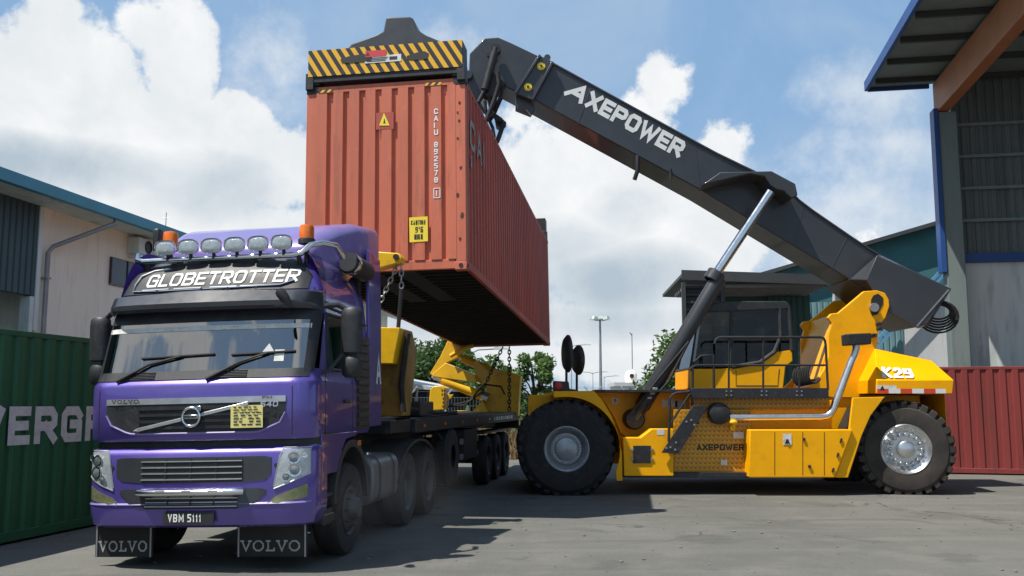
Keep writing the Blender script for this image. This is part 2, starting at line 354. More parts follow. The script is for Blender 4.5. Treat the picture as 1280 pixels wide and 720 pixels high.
def _g():
    c = .18; G = {}
    O = [(c, 0), (1 - c, 0), (1, c), (1, 1 - c), (1 - c, 1), (c, 1), (0, 1 - c), (0, c), (c, 0)]
    G['O'] = (1, [O]); G['0'] = (.9, [O]); G['D'] = (1, [[(0, 0), (1 - c, 0), (1, c), (1, 1 - c), (1 - c, 1), (0, 1), (0, 0)]])
    G['A'] = (1, [[(0, 0), (.5, 1), (1, 0)], [(.25, .3), (.75, .3)]]); G['V'] = (1, [[(0, 1), (.5, 0), (1, 1)]])
    G['X'] = (1, [[(0, 0), (1, 1)], [(0, 1), (1, 0)]]); G['E'] = (.9, [[(1, 0), (0, 0), (0, 1), (1, 1)], [(0, .5), (.9, .5)]])
    G['P'] = (1, [[(0, 0), (0, 1)], [(0, 1), (1 - c, 1), (1, 1 - c), (1, .45 + c * .6), (1 - c, .45), (0, .45)]])
    G['R'] = (1, [[(0, 0), (0, 1)], [(0, 1), (1 - c, 1), (1, 1 - c), (1, .45 + c * .6), (1 - c, .45), (0, .45)], [(.5, .45), (1, 0)]])
    G['W'] = (1.35, [[(0, 1), (.25, 0), (.5, .8), (.75, 0), (1, 1)]]); G['M'] = (1.25, [[(0, 0), (0, 1), (.5, .25), (1, 1), (1, 0)]])
    G['G'] = (1, [[(1, .82), (1 - c, 1), (c, 1), (0, 1 - c), (0, c), (c, 0), (1, 0), (1, .5), (.55, .5)]])
    G['L'] = (.85, [[(0, 1), (0, 0), (1, 0)]]); G['T'] = (.95, [[(0, 1), (1, 1)], [(.5, 1), (.5, 0)]]); G['I'] = (.2, [[(.5, 0), (.5, 1)]])
    G['B'] = (1, [[(0, 0), (0, 1)], [(0, 1), (1 - c, 1), (1, 1 - c), (1, .5 + c), (1 - c, .5), (0, .5)], [(1 - c, .5), (1, .5 - c), (1, c), (1 - c, 0), (0, 0)]])
    G['N'] = (1, [[(0, 0), (0, 1), (1, 0), (1, 1)]]); G['U'] = (1, [[(0, 1), (0, c), (c, 0), (1 - c, 0), (1, c), (1, 1)]])
    G['C'] = (1, [[(1, .8), (1 - c, 1), (c, 1), (0, 1 - c), (0, c), (c, 0), (1 - c, 0), (1, .2)]]); G['H'] = (1, [[(0, 0), (0, 1)], [(1, 0), (1, 1)], [(0, .5), (1, .5)]])
    G['F'] = (.9, [[(0, 0), (0, 1), (1, 1)], [(0, .5), (.85, .5)]]); G['K'] = (1, [[(0, 0), (0, 1)], [(1, 1), (.1, .5), (1, 0)]])
    G['1'] = (.5, [[(0, .75), (.6, 1), (.6, 0)]]); G['2'] = (.9, [[(0, .8), (c, 1), (1 - c, 1), (1, 1 - c), (1, .55), (0, .2), (0, 0), (1, 0)]])
    G['4'] = (.95, [[(.75, 0), (.75, 1)], [(.75, 1), (0, .3), (1, .3)]]); G['5'] = (.9, [[(1, 1), (0, 1), (0, .55), (1 - c, .55), (1, .4), (1, c), (1 - c, 0), (0, 0)]])
    G['6'] = (.9, [[(1, 1), (c, 1), (0, 1 - c), (0, 0), (1, 0), (1, .5)], [(1, .5), (0, .5)]]); G['7'] = (.9, [[(0, 1), (1, 1), (.35, 0)]])
    G['8'] = (.9, [O, [(0, .5), (1, .5)]]); G['9'] = (.9, [[(0, 0), (1 - c, 0), (1, c), (1, 1), (0, 1), (0, .5)], [(0, .5), (1, .5)]]); G["'"] = (.2, [[(.5, .7), (.5, 1)]])
    G['S'] = (.9, [[(1, 1), (c, 1), (0, .8), (0, .6), (1, .4), (1, .2), (1 - c, 0), (0, 0)]]); G['Y'] = (1, [[(0, 1), (.5, .5), (1, 1)], [(.5, .5), (.5, 0)]])
    return G
GLYPH = _g()

# ================================================================== SETTING
def ground_mat():
    m = bpy.data.materials.new('asphalt'); m.use_nodes = True; nt = NT(m.node_tree); b = m.node_tree.nodes['Principled BSDF']
    v = nt.n('ShaderNodeTexCoord').outputs['Object']
    big = nt.noise(v, .22, 5, .6); mid = nt.noise(v, 1.3, 6, .65); fine = nt.noise(v, 19, 5, .75); grit = nt.noise(v, 70, 3, .75)
    mp = nt.n('ShaderNodeMapping'); mp.inputs['Scale'].default_value = (.12, 1.6, 1); mp.inputs['Rotation'].default_value = (0, 0, .12); nt.l(v, mp.inputs[0])
    swipe = nt.noise(mp.outputs[0], 1.1, 5, .6)
    c = nt.mix(nt.step(big, .34, .66), (.106, .108, .098), (.142, .143, .128))
    c = nt.mix(nt.m('MULTIPLY', nt.step(mid, .45, .7), .45), c, (.19, .18, .16))
    c = nt.mix(nt.m('MULTIPLY', nt.step(swipe, .5, .72), .35), c, (.20, .19, .17))
    c = nt.mix(nt.m('MULTIPLY', nt.step(nt.noise(v, .9, 3, .5, .8), .60, .68), .5), c, (.075, .073, .07))
    sx_ = nt.n('ShaderNodeSeparateXYZ'); nt.l(v, sx_.inputs[0])
    for (yy, sl, cv, wd) in ((9.9, .10, .004, .13), (11.8, .10, .004, .13), (14.2, -.05, .006, .2), (16.1, -.05, .006, .2), (13.3, .22, -.01, .1)):
        tr_ = nt.m('SUBTRACT', sx_.outputs[1], nt.m('ADD', yy, nt.m('ADD', nt.m('MULTIPLY', sx_.outputs[0], sl), nt.m('MULTIPLY', nt.m('MULTIPLY', sx_.outputs[0], sx_.outputs[0]), cv))))
        mk = nt.m('MULTIPLY', nt.step(nt.m('ABSOLUTE', tr_), wd, wd * .5), nt.step(nt.noise(mp.outputs[0], 2.2, 5, .6), .38, .66))
        c = nt.mix(nt.m('MULTIPLY', mk, .30), c, (.07, .07, .066))
    for (xx, yy, rr_) in ((2.4, 12.2, .5), (4.9, 10.6, .35), (6.5, 14.6, .6), (1.0, 10.2, .3)):
        qx = nt.m('SUBTRACT', sx_.outputs[0], xx); qy = nt.m('SUBTRACT', sx_.outputs[1], yy)
        rd_ = nt.m('SQRT', nt.m('ADD', nt.m('MULTIPLY', qx, qx), nt.m('MULTIPLY', qy, qy)))
        c = nt.mix(nt.m('MULTIPLY', nt.step(nt.m('ADD', rd_, nt.m('MULTIPLY', nt.m('SUBTRACT', mid, .5), 1.6)), rr_, rr_ * .5), .32), c, (.05, .049, .047))
    c = nt.mix(nt.m('MULTIPLY', nt.step(fine, .45, .75), .5), c, (.075, .075, .07))
    c = nt.mix(nt.m('MULTIPLY', nt.step(grit, .54, .66), .6), c, (.26, .255, .235))
    vo = nt.n('ShaderNodeTexVoronoi', feature='DISTANCE_TO_EDGE'); vo.inputs['Scale'].default_value = .28
    wv = nt.n('ShaderNodeVectorMath', operation='ADD'); nz = nt.n('ShaderNodeTexNoise'); nz.inputs['Scale'].default_value = 1.5; nz.inputs['Detail'].default_value = 5
    nt.l(v, nz.inputs['Vector']); nt.l(v, wv.inputs[0]); nt.l(nz.outputs['Color'], wv.inputs[1]); nt.l(wv.outputs[0], vo.inputs['Vector'])
    crack = nt.m('MULTIPLY', nt.m('LESS_THAN', vo.outputs['Distance'], .006), nt.step(big, .5, .58))
    c = nt.mix(nt.m('MULTIPLY', crack, .7), c, (.05, .048, .045))
    nt.l(c, b.inputs['Base Color']); b.inputs['Roughness'].default_value = .88; b.inputs['Specular IOR Level'].default_value = .3
    bp = nt.n('ShaderNodeBump'); bp.inputs['Strength'].default_value = .5; bp.inputs['Distance'].default_value = .012
    nt.l(nt.m('ADD', fine, nt.m('MULTIPLY', grit, .6)), bp.inputs['Height']); nt.l(bp.outputs[0], b.inputs['Normal'])
    MATS['asphalt'] = m
ground_mat()
mb = MB(); mb.box(-2500, 2500, -2500, 2500, -.5, 0); tag(mb.build('ground', 'asphalt'), 'worn grey asphalt yard', None, kind='structure')
rv = random.Random(31)
mb = MB()
for i in range(420):
    x = rv.uniform(-4, 9); y = rv.uniform(7.5, 17.5); r_ = rv.choice((.006, .008, .010, .012, .02))
    mb.ball((x, y, r_ * .4), (r_ * rv.uniform(.8, 1.6), r_, r_ * .6), 6, 4)
tag(mb.build('gravel', 'grit'), 'loose grit lying on the asphalt', 'grit', kind='stuff')

def corrugated(mb, p0, p1, z0, z1, nrm, period, depth, flat=.55, slope=.12, start=0., zup=None):
    """vertical-ribbed sheet from p0 to p1 (xy), ribs standing out along nrm"""
    p0 = Vector((*p0, 0)); p1 = Vector((*p1, 0)); n = Vector((*nrm, 0)); L = (p1 - p0).length; u = (p1 - p0) / L
    xs = [0.]; ds = [0.] ; t = start; pts = [(0., depth)]
    while t < L:
        for a, dd in ((flat, depth), (flat + slope, 0), (1 - slope, 0), (1., depth)):
            q = t + a * period
            if 0 < q < L: pts.append((q, dd))
        t += period
    pts.append((L, pts[-1][1]))
    vs_ = []; 
    for q, dd in pts:
        b = p0 + u * q + n * dd; vs_ += [(b.x, b.y, z0), (b.x, b.y, z1 if zup is None else z1 + zup * q)]
    mb.add(vs_, [(2 * i, 2 * i + 2, 2 * i + 3, 2 * i + 1) for i in range(len(pts) - 1)])
    return mb
def hribs(mb, x0, x1, z0, z1, y, period, depth):
    n = int((z1 - z0) / period); vs_ = []; 
    for i in range(n):
        z = z0 + i * period
        for a, dd in ((0, 0), (.45, 0), (.6, depth), (.9, depth)): vs_ += [(x0, y - dd, z + a * period), (x1, y - dd, z + a * period)]
    k = len(vs_) // 2
    return mb.add(vs_, [(2 * i, 2 * i + 1, 2 * i + 3, 2 * i + 2) for i in range(k - 1)])

# ------------------------------------------------------------------ shipping containers
def container(root, L, H, cm, side, kinds, per_end=.25, endmats=None):
    """local frame: x across (width 2.438), y along, z up; near end at y = 0"""
    W = 1.219; em = endmats or cm
    for y, sgn in ((.045, 1), (L - .045, -1)):
        if sgn == 1 or kinds.get('far', True):
            mb = MB(); corrugated(mb, (-W + .15, y + (.0 if sgn > 0 else 0)), (W - .15, y), .16, H - .11, (0, -.0 + (-1 if sgn > 0 else 1)), per_end, .045, .60, .08, .02)
            mb.box(-W + .15, W - .15, *sorted((y + .004 * sgn, y + .03 * sgn)), .16, H - .11)
            e = mb.build('end_wall', em, root)
            if sgn > 0: near = e
    for sx in (-1, 1):
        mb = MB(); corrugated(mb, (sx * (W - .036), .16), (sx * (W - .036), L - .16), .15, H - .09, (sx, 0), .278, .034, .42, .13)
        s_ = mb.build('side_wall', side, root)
        if sx > 0: sw = s_
        for z0, z1, e in ((.03, .15, 0), (H - .09, H - .02, .004)): mb = MB(); mb.box(*sorted((sx * (W - .06), sx * (W - e))), .16, L - .16, z0, z1); mb.build('side_rail', side, root, .006)
    mb = MB(); mb.box(-W + .05, W - .05, .05, L - .05, H - .06, H - .03)
    for i in range(int(L / .3)): mb.box(-W + .1, W - .1, .2 + i * .3, .33 + i * .3, H - .03, H - .014)
    mb.build('roof', cm, root)
    mb = MB(); mb.box(-W + .06, W - .06, .1, L - .1, .13, .15)
    for i in range(int((L - .4) / .3)): mb.box(-W + .062, W - .062, .25 + i * .3, .30 + i * .3, .03, .128)
    for sx in (-1, 1): mb.box(*sorted((sx * .12, sx * .42)), .08, 3.2 if L > 10 else .6, .02, .126)
    mb.build('floor', 'underside', root)
    for y in (0, L):
        d = 1 if y == 0 else -1
        for z0, z1 in ((.02, .16), (H - .11, H - .01)): mb = MB(); mb.box(-W + .17, W - .17, *sorted((y + .012 * d, y + .09 * d)), z0, z1); mb.build('end_rail', em, root, .006)
        for sx in (-1, 1):
            mb = MB(); mb.box(*sorted((sx * (W - .16), sx * (W - .003))), *sorted((y + .004 * d, y + .16 * d)), .118, H - .118); p = mb.build('corner_post', em, root, .008)
            for z in (0, H - .118):
                mb = MB(); x0, x1 = sorted((sx * (W - .178), sx * W)); y0, y1 = sorted((y, y + .162 * d)); mb.box(x0, x1, y0, y1, z, z + .118)
                c = mb.build('corner_casting', 'container_red' if cm == 'container_red' and z == 0 else cm if z == 0 else 'black_metal', p, .008)
                mb = MB(); mb.lathe([(0, 0), (.032, 0), (.032, .004)], (sx * (W - .085), y - .002 * d, z + .06), (0, -d, 0), 12)
                mb.lathe([(0, 0), (.036, 0), (.036, .004)], (sx * (W + .002), y + .08 * d, z + .06), (sx, 0, 0), 12); mb.build('casting_hole', 'ink', p)
    return near, sw

g = thing('shipping_container', 'long green shipping container standing on the ground left of the purple truck', 'container', mx=frame((-6.09, 11.51, 0), 10.3) @ Matrix.Translation((-1.219, -9.2, 0)))
ne, sw = container(g, 12.19, 2.6, 'green', 'green', {})
GM = {k: v for k, v in GLYPH.items()}
mb = MB()
mb.text('EVERGREEN', (1.2195, 9.2 + .085 - .53 * 2, 1.18), (0, 1, 0), (0, 0, 1), .47, wd=.93, gap=.17, th=.25)
mb.build('lettering', 'worn_white', sw)

r2 = thing('shipping_container', 'dull maroon shipping container on the ground behind the rear wheel of the yellow machine', 'container', mx=frame((10.0, 23.35, 0), 17) @ Matrix.Rotation(R(-90), 4, "Z") @ Matrix.Translation((-1.219, 0, 0)))
container(r2, 12.19, 2.6, 'maroon', 'maroon', {})

# ------------------------------------------------------------------ left warehouse
LW = frame((-10.299, 18.576, 0), 9)
b = thing('warehouse', 'cream walled warehouse with teal cladding and blue roof edge behind the green container', 'warehouse', mx=LW)
mb = MB(); mb.box(-14, -.8, 2.43, 30, 0, 6.15); wl = mb.build('wall', 'cream', b)
mb = MB(); corrugated(mb, (-.78, -14), (-.78, 2.3), 4.08, 6.25, (1, 0), .2, .03, .6, .1); mb.box(-.9, -.80, -14, 2.3, 4.08, 6.25); mb.build('cladding', 'teal_clad', b)
mb = MB(); mb.box(-9, -8.9, -14, 2.4, 0, 6.1); mb.box(-8.9, -.9, -14, -13.9, 0, 6.1); mb.build('bay_wall', 'dark_interior', b)
for c_ in ((-1.0, -.74, 2.16, 2.298, 0, 4.06), (-1, -.74, -3.2, -2.9, 0, 4.06), (-1.02, -.72, 2.3, 2.44, 3.3, 6.12)): mb = MB(); mb.box(*c_); mb.build('column', 'pale_grey', b, .01)
mb = MB(); mb.prism([(-14.5, 8.2), (0, 6.22), (0, 6.32), (-14.5, 8.3)], -16, 32); mb.build('roof', 'roof_blue', b)
mb = MB(); mb.prism([(0.004, 6.12), (.16, 6.12), (.2, 6.36), (.16, 6.36), (.004, 6.34)], -16, 32); mb.build('gutter', 'roof_blue', b, .01)
mb = MB(); mb.box(-.8, 0, -16, 32, 6.135, 6.165); mb.build('soffit', 'pale_grey', b)
mb = MB(); mb.tube([(.05, 4.0, 6.14), (.05, 4.0, 6.02), (-.66, 2.72, 5.26), (-.70, 2.62, 5.1), (-.70, 2.62, 0)], .055, 10)
for z in (1.5, 3, 4.5): mb.box(-.8, -.63, 2.55, 2.69, z, z + .04)
mb.build('downpipe', 'galv', b)
mb = MB(); mb.box(-.8, -.76, 5.2, 8.2, 4.70, 5.42); wn = mb.build('window', 'visor_grey', b, .01)
mb = MB(); mb.box(-.758, -.754, 5.26, 8.14, 4.76, 5.36); mb.build('pane', 'visor_grey', wn)
mb = MB()
for i in range(5): mb.box(-.756, -.735, 5.2 + i * .74, 5.24 + i * .74, 4.74, 5.4)
mb.build('frame', 'black_plastic', wn)
mb = MB(); mb.box(-.8, -.45, 5.95, 6.75, 5.62, 6.05); mb.box(-.8, -.35, 6.0, 6.05, 5.5, 5.56); mb.box(-.8, -.35, 6.65, 6.70, 5.5, 5.56); mb.box(-.6, -.4, 5.99, 6.04, 5.56, 5.62); ac = mb.build('air_conditioner', 'pale_grey', b, .015)
mb = MB(); mb.lathe([(0, 0), (.17, 0), (.17, .02), (.15, .025)], (-.446, 6.4, 5.84), (1, 0, 0), 18); mb.build('fan_grille', 'black_plastic', ac)
mb = MB(); mb.tube([(-.8, 7.86, 6.4), (-.8, 7.86, 7.1)], .012, 6); mb.tube([(-.9, 7.86, 6.95), (-.7, 7.86, 6.95)], .008, 6); mb.build('antenna', 'galv', b)

# ------------------------------------------------------------------ right canopy hall
RB = frame((12.45, 27.0, 0), 10)
b = thing('loading_hall', 'tall grey hall with blue trim, orange beam and deep canopy at the right edge', 'hall', mx=RB)
mb = MB(); mb.box(.55, 22, .1, .3, 0, 5.75); mb.build('lower_wall', 'pale_grey', b)
mb = MB(); corrugated(mb, (.5, .1), (22, .1), 5.95, 11.2, (0, -1), .24, .035, .5, .12); mb.box(.5, 22, .11, .3, 5.95, 11.2); mb.build('wall_cladding', 'clad_dark', b)
mb = MB(); mb.box(.45, 22, -.06, .1, 5.72, 5.98); mb.build('band', 'trim_blue', b)
mb = MB()
for z in (6.9, 7.85, 8.8, 9.75): mb.box(.45, 22, -.04, .06, z, z + .09)
mb.build('girt', 'grey_green', b)
mb = MB(); mb.box(0, .5, -.42, .05, 0, 10.1); mb.build('column', 'grey_green', b, .02)
mb = MB(); mb.box(8, 8.5, -.42, -.1, 0, 10.1); mb.build('column', 'grey_green', b, .02)
mb = MB(); mb.box(-.14, -.004, -.46, -.02, 5.4, 10.2); mb.build('corner_trim', 'trim_blue', b, .01)
mb = MB(); mb.box(-.02, .32, -24, -.05, 10.12, 11.05); mb.build('beam', 'orange_beam', b, .02)
mb = MB(); mb.box(-1.75, 24, -24, .35, 11.2, 11.28); mb.build('canopy_roof', 'grey_green', b)
for i in range(15):
    mb = MB(); y = -.4 - 1.62 * i; mb.box(-1.68, 22, y - .05, y + .05, 11.04, 11.197); mb.build('purlin', 'dark_roof', b)
mb = MB(); mb.box(-1.86, -1.754, -24, .36, 11.08, 11.38); mb.box(-1.752, 0, .352, .44, 11.08, 11.38); mb.build('fascia', 'trim_blue', b, .01)
mb = MB(); mb.box(14, 22, -24, -23.8, 0, 11); mb.build('side_wall', 'grey_green', b)

# ------------------------------------------------------------------ buildings behind the yellow machine
b = thing('factory_shed', 'teal gabled shed with white lower wall between the boom and the hall column', 'building', mx=frame((8.2, 34, 0), 9))
zt = lambda x: 6.0 + .28 * x
mb = MB(); mb.prism([(-.2, 5.3), (12, 5.3), (12, zt(12)), (-.2, zt(-.2))], 0, 14, 'y'); mb.build('upper_wall', 'teal_wall', b)
mb = MB(); mb.box(-.2, 12, .03, 13.9, 0, 5.298); mb.build('lower_wall', 'white_wall', b)
mb = MB(); mb.prism([(-.6, zt(-.6)), (12, zt(12)), (12, zt(12) + .14), (-.6, zt(-.6) + .14)], -.4, 14.3, 'y'); mb.build('roof', 'dark_roof', b)
mb = MB(); corrugated(mb, (-.2, -.02), (5.6, -.02), 3.2, 5.29, (0, -1), .2, .03); mb.build('cladding', 'teal_pale', b)
for k in (0, .22):
    mb = MB(); mb.bar((2.9 + k, -.3, 2.0), (7.0 + k, -.3, 6.4), .1, .1); mb.build('brace', 'brace_blue', b)

b = thing('open_shed', 'dark roofed open shed with green back wall behind the operator cab', 'shed', mx=frame((5.38, 29.5, 0), 3))
mb = MB(); mb.prism([(0, 5.70), (4.75, 5.50), (4.75, 5.6), (0, 5.80)], -.1, 6, 'y'); mb.build('roof', 'dark_roof', b)
mb = MB(); mb.prism([(-.05, 5.55), (4.8, 5.35), (4.8, 5.66), (-.05, 5.86)], -.16, -.104, 'y'); mb.build('fascia', 'dark_roof', b)
mb = MB(); mb.box(.9, 4.7, 3, 3.1, 0, 5.45); mb.build('back_wall', 'shed_green', b)
mb = MB(); corrugated(mb, (3.2, 2.6), (4.6, 2.6), 0, 5.3, (0, -1), .2, .03); mb.box(3.2, 4.6, 2.61, 2.65, 0, 5.3); mb.build('front_wall', 'shed_green', b)
mb = MB(); hribs(mb, .02, 1.25, 2.3, 5.5, .3, .24, .1); mb.build('louvre_wall', 'dark_roof', b)
for x in (-.02, 1.2): mb = MB(); mb.box(x, x + .12, .1, .25, 0, 5.5); mb.build('post', 'dark_roof', b)
mb = MB(); mb.tube([(4.66, -.05, 5.3), (4.66, -.05, 0)], .06, 8); mb.build('downpipe', 'pale_roof', b)
mb = MB()
for i in range(6): mb.box(.1, 4.6, .4 + i * .5, .46 + i * .5, 5.36, 5.46)
mb.build('purlin', 'galv', b)

b = thing('warehouse', 'low dark shed with pale roof seen under the lifted container beside the trailer', 'shed', mx=frame((-5.6, 46, 0), 8))
mb = MB(); mb.prism([(-9, 0), (1.5, 0), (1.5, 2.35), (-9, 2.6)], 0, 10, 'y'); mb.build('wall', 'dark_interior', b)
mb = MB(); mb.prism([(-9.4, 2.62), (1.8, 2.36), (1.8, 2.5), (-4, 3.6), (-9.4, 3.6)], -.4, 10.4, 'y'); mb.build('roof', 'pale_roof', b)

b = thing('white_building', 'small far white building with a round turret and mast behind the yellow deck', 'building', (10.9, 92, 0), 0)
mb = MB(); mb.box(-.75, 4, 0, 6, 0, 3.4); mb.build('wall', 'white_wall', b)
mb = MB(); mb.box(-1.0, 4.2, -.3, 6.2, 3.4, 3.75); mb.build('roof', 'pale_roof', b)
mb = MB(); mb.lathe([(.6, 3.75), (.6, 4.5), (.5, 4.75), (.3, 4.95), (0, 5.0)], (.8, 1.2, 0), (0, 0, 1), 16); mb.build('turret', 'cream', b)
for r_, c_ in ((.22, (.8, .58, 4.4)), (.3, (.1, -.02, 2.7)), (.3, (1.7, -.02, 2.7))): mb = MB(); mb.lathe([(0, 0), (r_, 0), (r_, .03)], c_, (0, -1, 0), 12); mb.build('window', 'black_plastic', b)
mb = MB(); mb.tube([(.95, 1.2, 5.1), (.95, 1.2, 8.6)], .05, 6); mb.tube([(.95, 1.2, 8.4), (.75, 1.2, 8.7)], .05, 6); mb.build('mast', 'galv', b)

# ------------------------------------------------------------------ lamps and fence
def mast(x, y, h, n, arm, label, cat='street lamp', nm='street_lamp', r=.07):
    t = thing(nm, label, cat, (x, y, 0), 0, 'street lamps beyond the yard')
    mb = MB(); mb.tube([(0, 0, 0), (0, 0, h)], [r, r * .55], 10); mb.lathe([(r * 2, 0), (r * 2, .05), (r, .06)], (0, 0, 0), (0, 0, 1), 10); mb.build('pole', 'galv', t)
    if n > 2:
        mb = MB(); mb.lathe([(0, h - .1), (.5, h - .1), (.5, h), (0, h)], (0, 0, 0), (0, 0, 1), 14); mb.build('head_ring', 'galv', t)
        for k in range(n):
            a = 2 * math.pi * k / n; mb = MB(); mb.bar((.45 * math.cos(a), .45 * math.sin(a), h), (.95 * math.cos(a), .95 * math.sin(a), h + .1), .3, .26); mb.build('floodlight', 'pale_grey', t)
    else:
        for sx in arm:
            mb = MB(); mb.tube([(0, 0, h - .3), (sx * .5, 0, h - .06), (sx * 1.6, 0, h)], .05, 8); mb.build('arm', 'galv', t)
            mb = MB(); mb.prism([(sx * 1.5, h - .06), (sx * 2.5, h - .03), (sx * 2.5, h + .03), (sx * 1.7, h + .13), (sx * 1.5, h + .1)], -.15, .15); mb.build('lamp_head', 'pale_grey', t)
p = at(750, 399, 85); mast(p.x, p.y, p.z, 8, (), 'tall floodlight mast with a ring of lamps between container and boom', 'light mast', 'light_mast', .17)
p = at(714, 431, 118); mast(p.x, p.y, p.z, 1, (1,), 'single arm street lamp behind the round black mirrors')
p = at(741, 465, 150); mast(p.x, p.y, p.z, 2, (1, -1), 'faint far double arm street lamp left of the tall floodlight mast')
p = at(755, 470, 150); mast(p.x, p.y, p.z, 1, (1,), 'faint far single arm lamp right of the tall floodlight mast')
p = at(588, 436, 60); mast(p.x, p.y, p.z, 1, (1,), 'lamp post standing behind the rear yellow crane of the trailer')

t = thing('fence', 'galvanised mesh fence with forked barbed wire posts beyond the trailer', 'fence', (0, 0, 0))
xs = [-9 + i * 1.55 for i in range(11)]
mb = MB()
for i in range(len(xs) - 1):
    for k in range(12): mb.bar((xs[i] + k * .13, 40, .05), (xs[i] + k * .13, 40, 1.95), .012)
for z in (.1, .6, 1.1, 1.6, 1.95): mb.bar((xs[0], 40, z), (xs[-1], 40, z), .014)
for dx, dz in ((-.2, 2.2), (.2, 2.2), (-.3, 2.35), (.3, 2.35)): mb.bar((xs[0], 40 + dx * .1, dz), (xs[-1], 40 + dx * .1, dz), .01)
mb.build('mesh', 'galv', t)
for x in xs:
    mb = MB(); mb.bar((x, 40, 0), (x, 40, 2.0), .07); mb.bar((x, 40, 1.98), (x - .36, 40, 2.42), .06); mb.bar((x, 40, 1.98), (x + .36, 40, 2.42), .06); mb.build('post', 'pale_roof', t)

# ------------------------------------------------------------------ trees
def tree(x, y, h, cw, label, leafm, seed, base=.25, n=2600, ls=.16, group='trees beyond the yard'):
    rg = random.Random(seed); t = thing('tree', label, 'tree', (x, y, 0), 0, group)
    mb = MB(); top = Vector((rg.uniform(-.3, .3), 0, h * .8)); mb.tube([(0, 0, 0), (.05, 0, h * .25), (top.x * .5, .05, h * .5), top], [.035 * h, .026 * h, .018 * h, .006 * h], 8)
    cl = []
    for k in range(15):
        a = rg.uniform(0, 6.28); rr = cw * math.sqrt(rg.random()) * .8; zz = h * rg.uniform(base + .1, .93); sh = 1 - .55 * max(0, (zz / h - .6) / .4)
        c = Vector((rr * math.cos(a) * sh, rr * math.sin(a) * sh, zz)); cl.append((c, rg.uniform(.28, .5) * cw * .8))
        st = Vector((0, 0, h * rg.uniform(.22, .6))); mid = st.lerp(c, .55) + Vector((0, 0, .04 * h)); mb.tube([st, mid, c], [.012 * h, .008 * h, .003 * h], 6)
    mb.build('trunk', 'bark', t)
    mb = MB(); vs_ = []; fs = []
    for k in range(n):
        c, r_ = rg.choice(cl); d = Vector((rg.gauss(0, 1), rg.gauss(0, 1), rg.gauss(0, 1))).normalized(); p = c + d * r_ * (rg.random() ** .45) * Vector((1, 1, .8)).length / 1.6
        a = Vector((rg.gauss(0, 1), rg.gauss(0, 1), rg.gauss(0, .6))).normalized(); b = a.cross(Vector((rg.gauss(0, 1), rg.gauss(0, 1), rg.gauss(0, 1)))).normalized(); s_ = ls * rg.uniform(.6, 1.3); i = len(vs_)
        vs_ += [p - a * s_, p - b * s_ * .42, p + a * s_, p + b * s_ * .42]; fs.append((i, i + 1, i + 2, i + 3))
    mb.add(vs_, fs); mb.build('crown', leafm, t)
p = at(672, 440, 34); tree(p.x, p.y, p.z * 1.1, 1.0, 'young pale green tree between the trailer and the black front wheel', 'leaf_pale', 1, .12, 2600, .11)
p = at(648, 468, 38); tree(p.x, p.y, p.z, 1.0, 'low leafy tree right behind the trailer crane base', 'leaf_pale', 12, .1, 1800, .11)
p = at(832, 428, 42); tree(p.x, p.y, p.z, 2.3, 'round green tree behind the slanted lift cylinder', 'leaf', 2, .15, 4200, .15)
p = at(862, 452, 44); tree(p.x, p.y, p.z, 2.0, 'bushy green tree in front of the dark louvred shed wall', 'leaf', 22, .1, 3200, .15)
p = at(548, 420, 58); tree(p.x, p.y, p.z, 2.6, 'dark green tree rising beside the elbow of the rear yellow crane', 'leaf_dark', 3, .25, 4500, .19)
p = at(522, 428, 60); tree(p.x, p.y, p.z, 2.5, 'dark green tree left of the rear crane above the pale shed roof', 'leaf_dark', 4, .25, 4200, .19)
p = at(498, 425, 62); tree(p.x, p.y, p.z, 2.6, 'dark green tree showing just behind the front crane column', 'leaf_dark', 5, .25, 3600, .19)
p = at(590, 440, 56); tree(p.x, p.y, p.z, 2.2, 'mid green tree seen through the rear yellow crane arms', 'leaf', 6, .25, 3600, .18)
p = at(620, 452, 54); tree(p.x, p.y, p.z, 2.0, 'green tree behind the cylinders of the rear yellow crane', 'leaf', 7, .2, 3000, .18)
mb = MB(); rg = random.Random(5)
for k in range(2600):
    x = rg.uniform(-2.5, 1.6); y = rg.uniform(29, 33); h = rg.uniform(.5, 1.5) * (.6 + .4 * math.sin(x * 2.1) ** 2); dx, dy = rg.gauss(0, .22), rg.gauss(0, .2)
    mb.add([(x - .015, y, 0), (x + .015, y, 0), (x + dx * .6, y + dy * .6, h * .7), (x + dx, y + dy, h)], [(0, 1, 2), (0, 2, 3)])
tag(mb.build('dry_brush', 'dry_grass'), 'tangle of dry brown brush beside the trailer', 'brush', kind='stuff')
mb = MB()
for k in range(1500):
    a = rg.uniform(-75, 75); y = rg.uniform(130, 150)
    mb.ball((a, y, rg.uniform(.3, 2.2)), (rg.uniform(.8, 1.8), rg.uniform(.8, 1.5), rg.uniform(.6, 1.2)), 6, 4)
tag(mb.build('tree_line', 'leaf_dark'), 'far hedge line at the end of the yard', 'hedge', kind='stuff')

# ================================================================== TRUCK (local: x right, y back from the front bumper, z up)
TF = frame((-3.219, 9.668, 0), 8)
truck = thing('truck', 'purple tractor truck with roof lamps and black mud flaps in front of the trailer', 'truck', mx=TF)
LEAN = Matrix.Rotation(R(-1.35), 4, 'Y')
def interp(tab, z):
    if z <= tab[0][0]: return tab[0][1:]
    for a, b in zip(tab, tab[1:]):
        if z <= b[0]:
            f = (z - a[0]) / (b[0] - a[0]); return tuple(p + (q - p) * f for p, q in zip(a[1:], b[1:]))
    return tab[-1][1:]
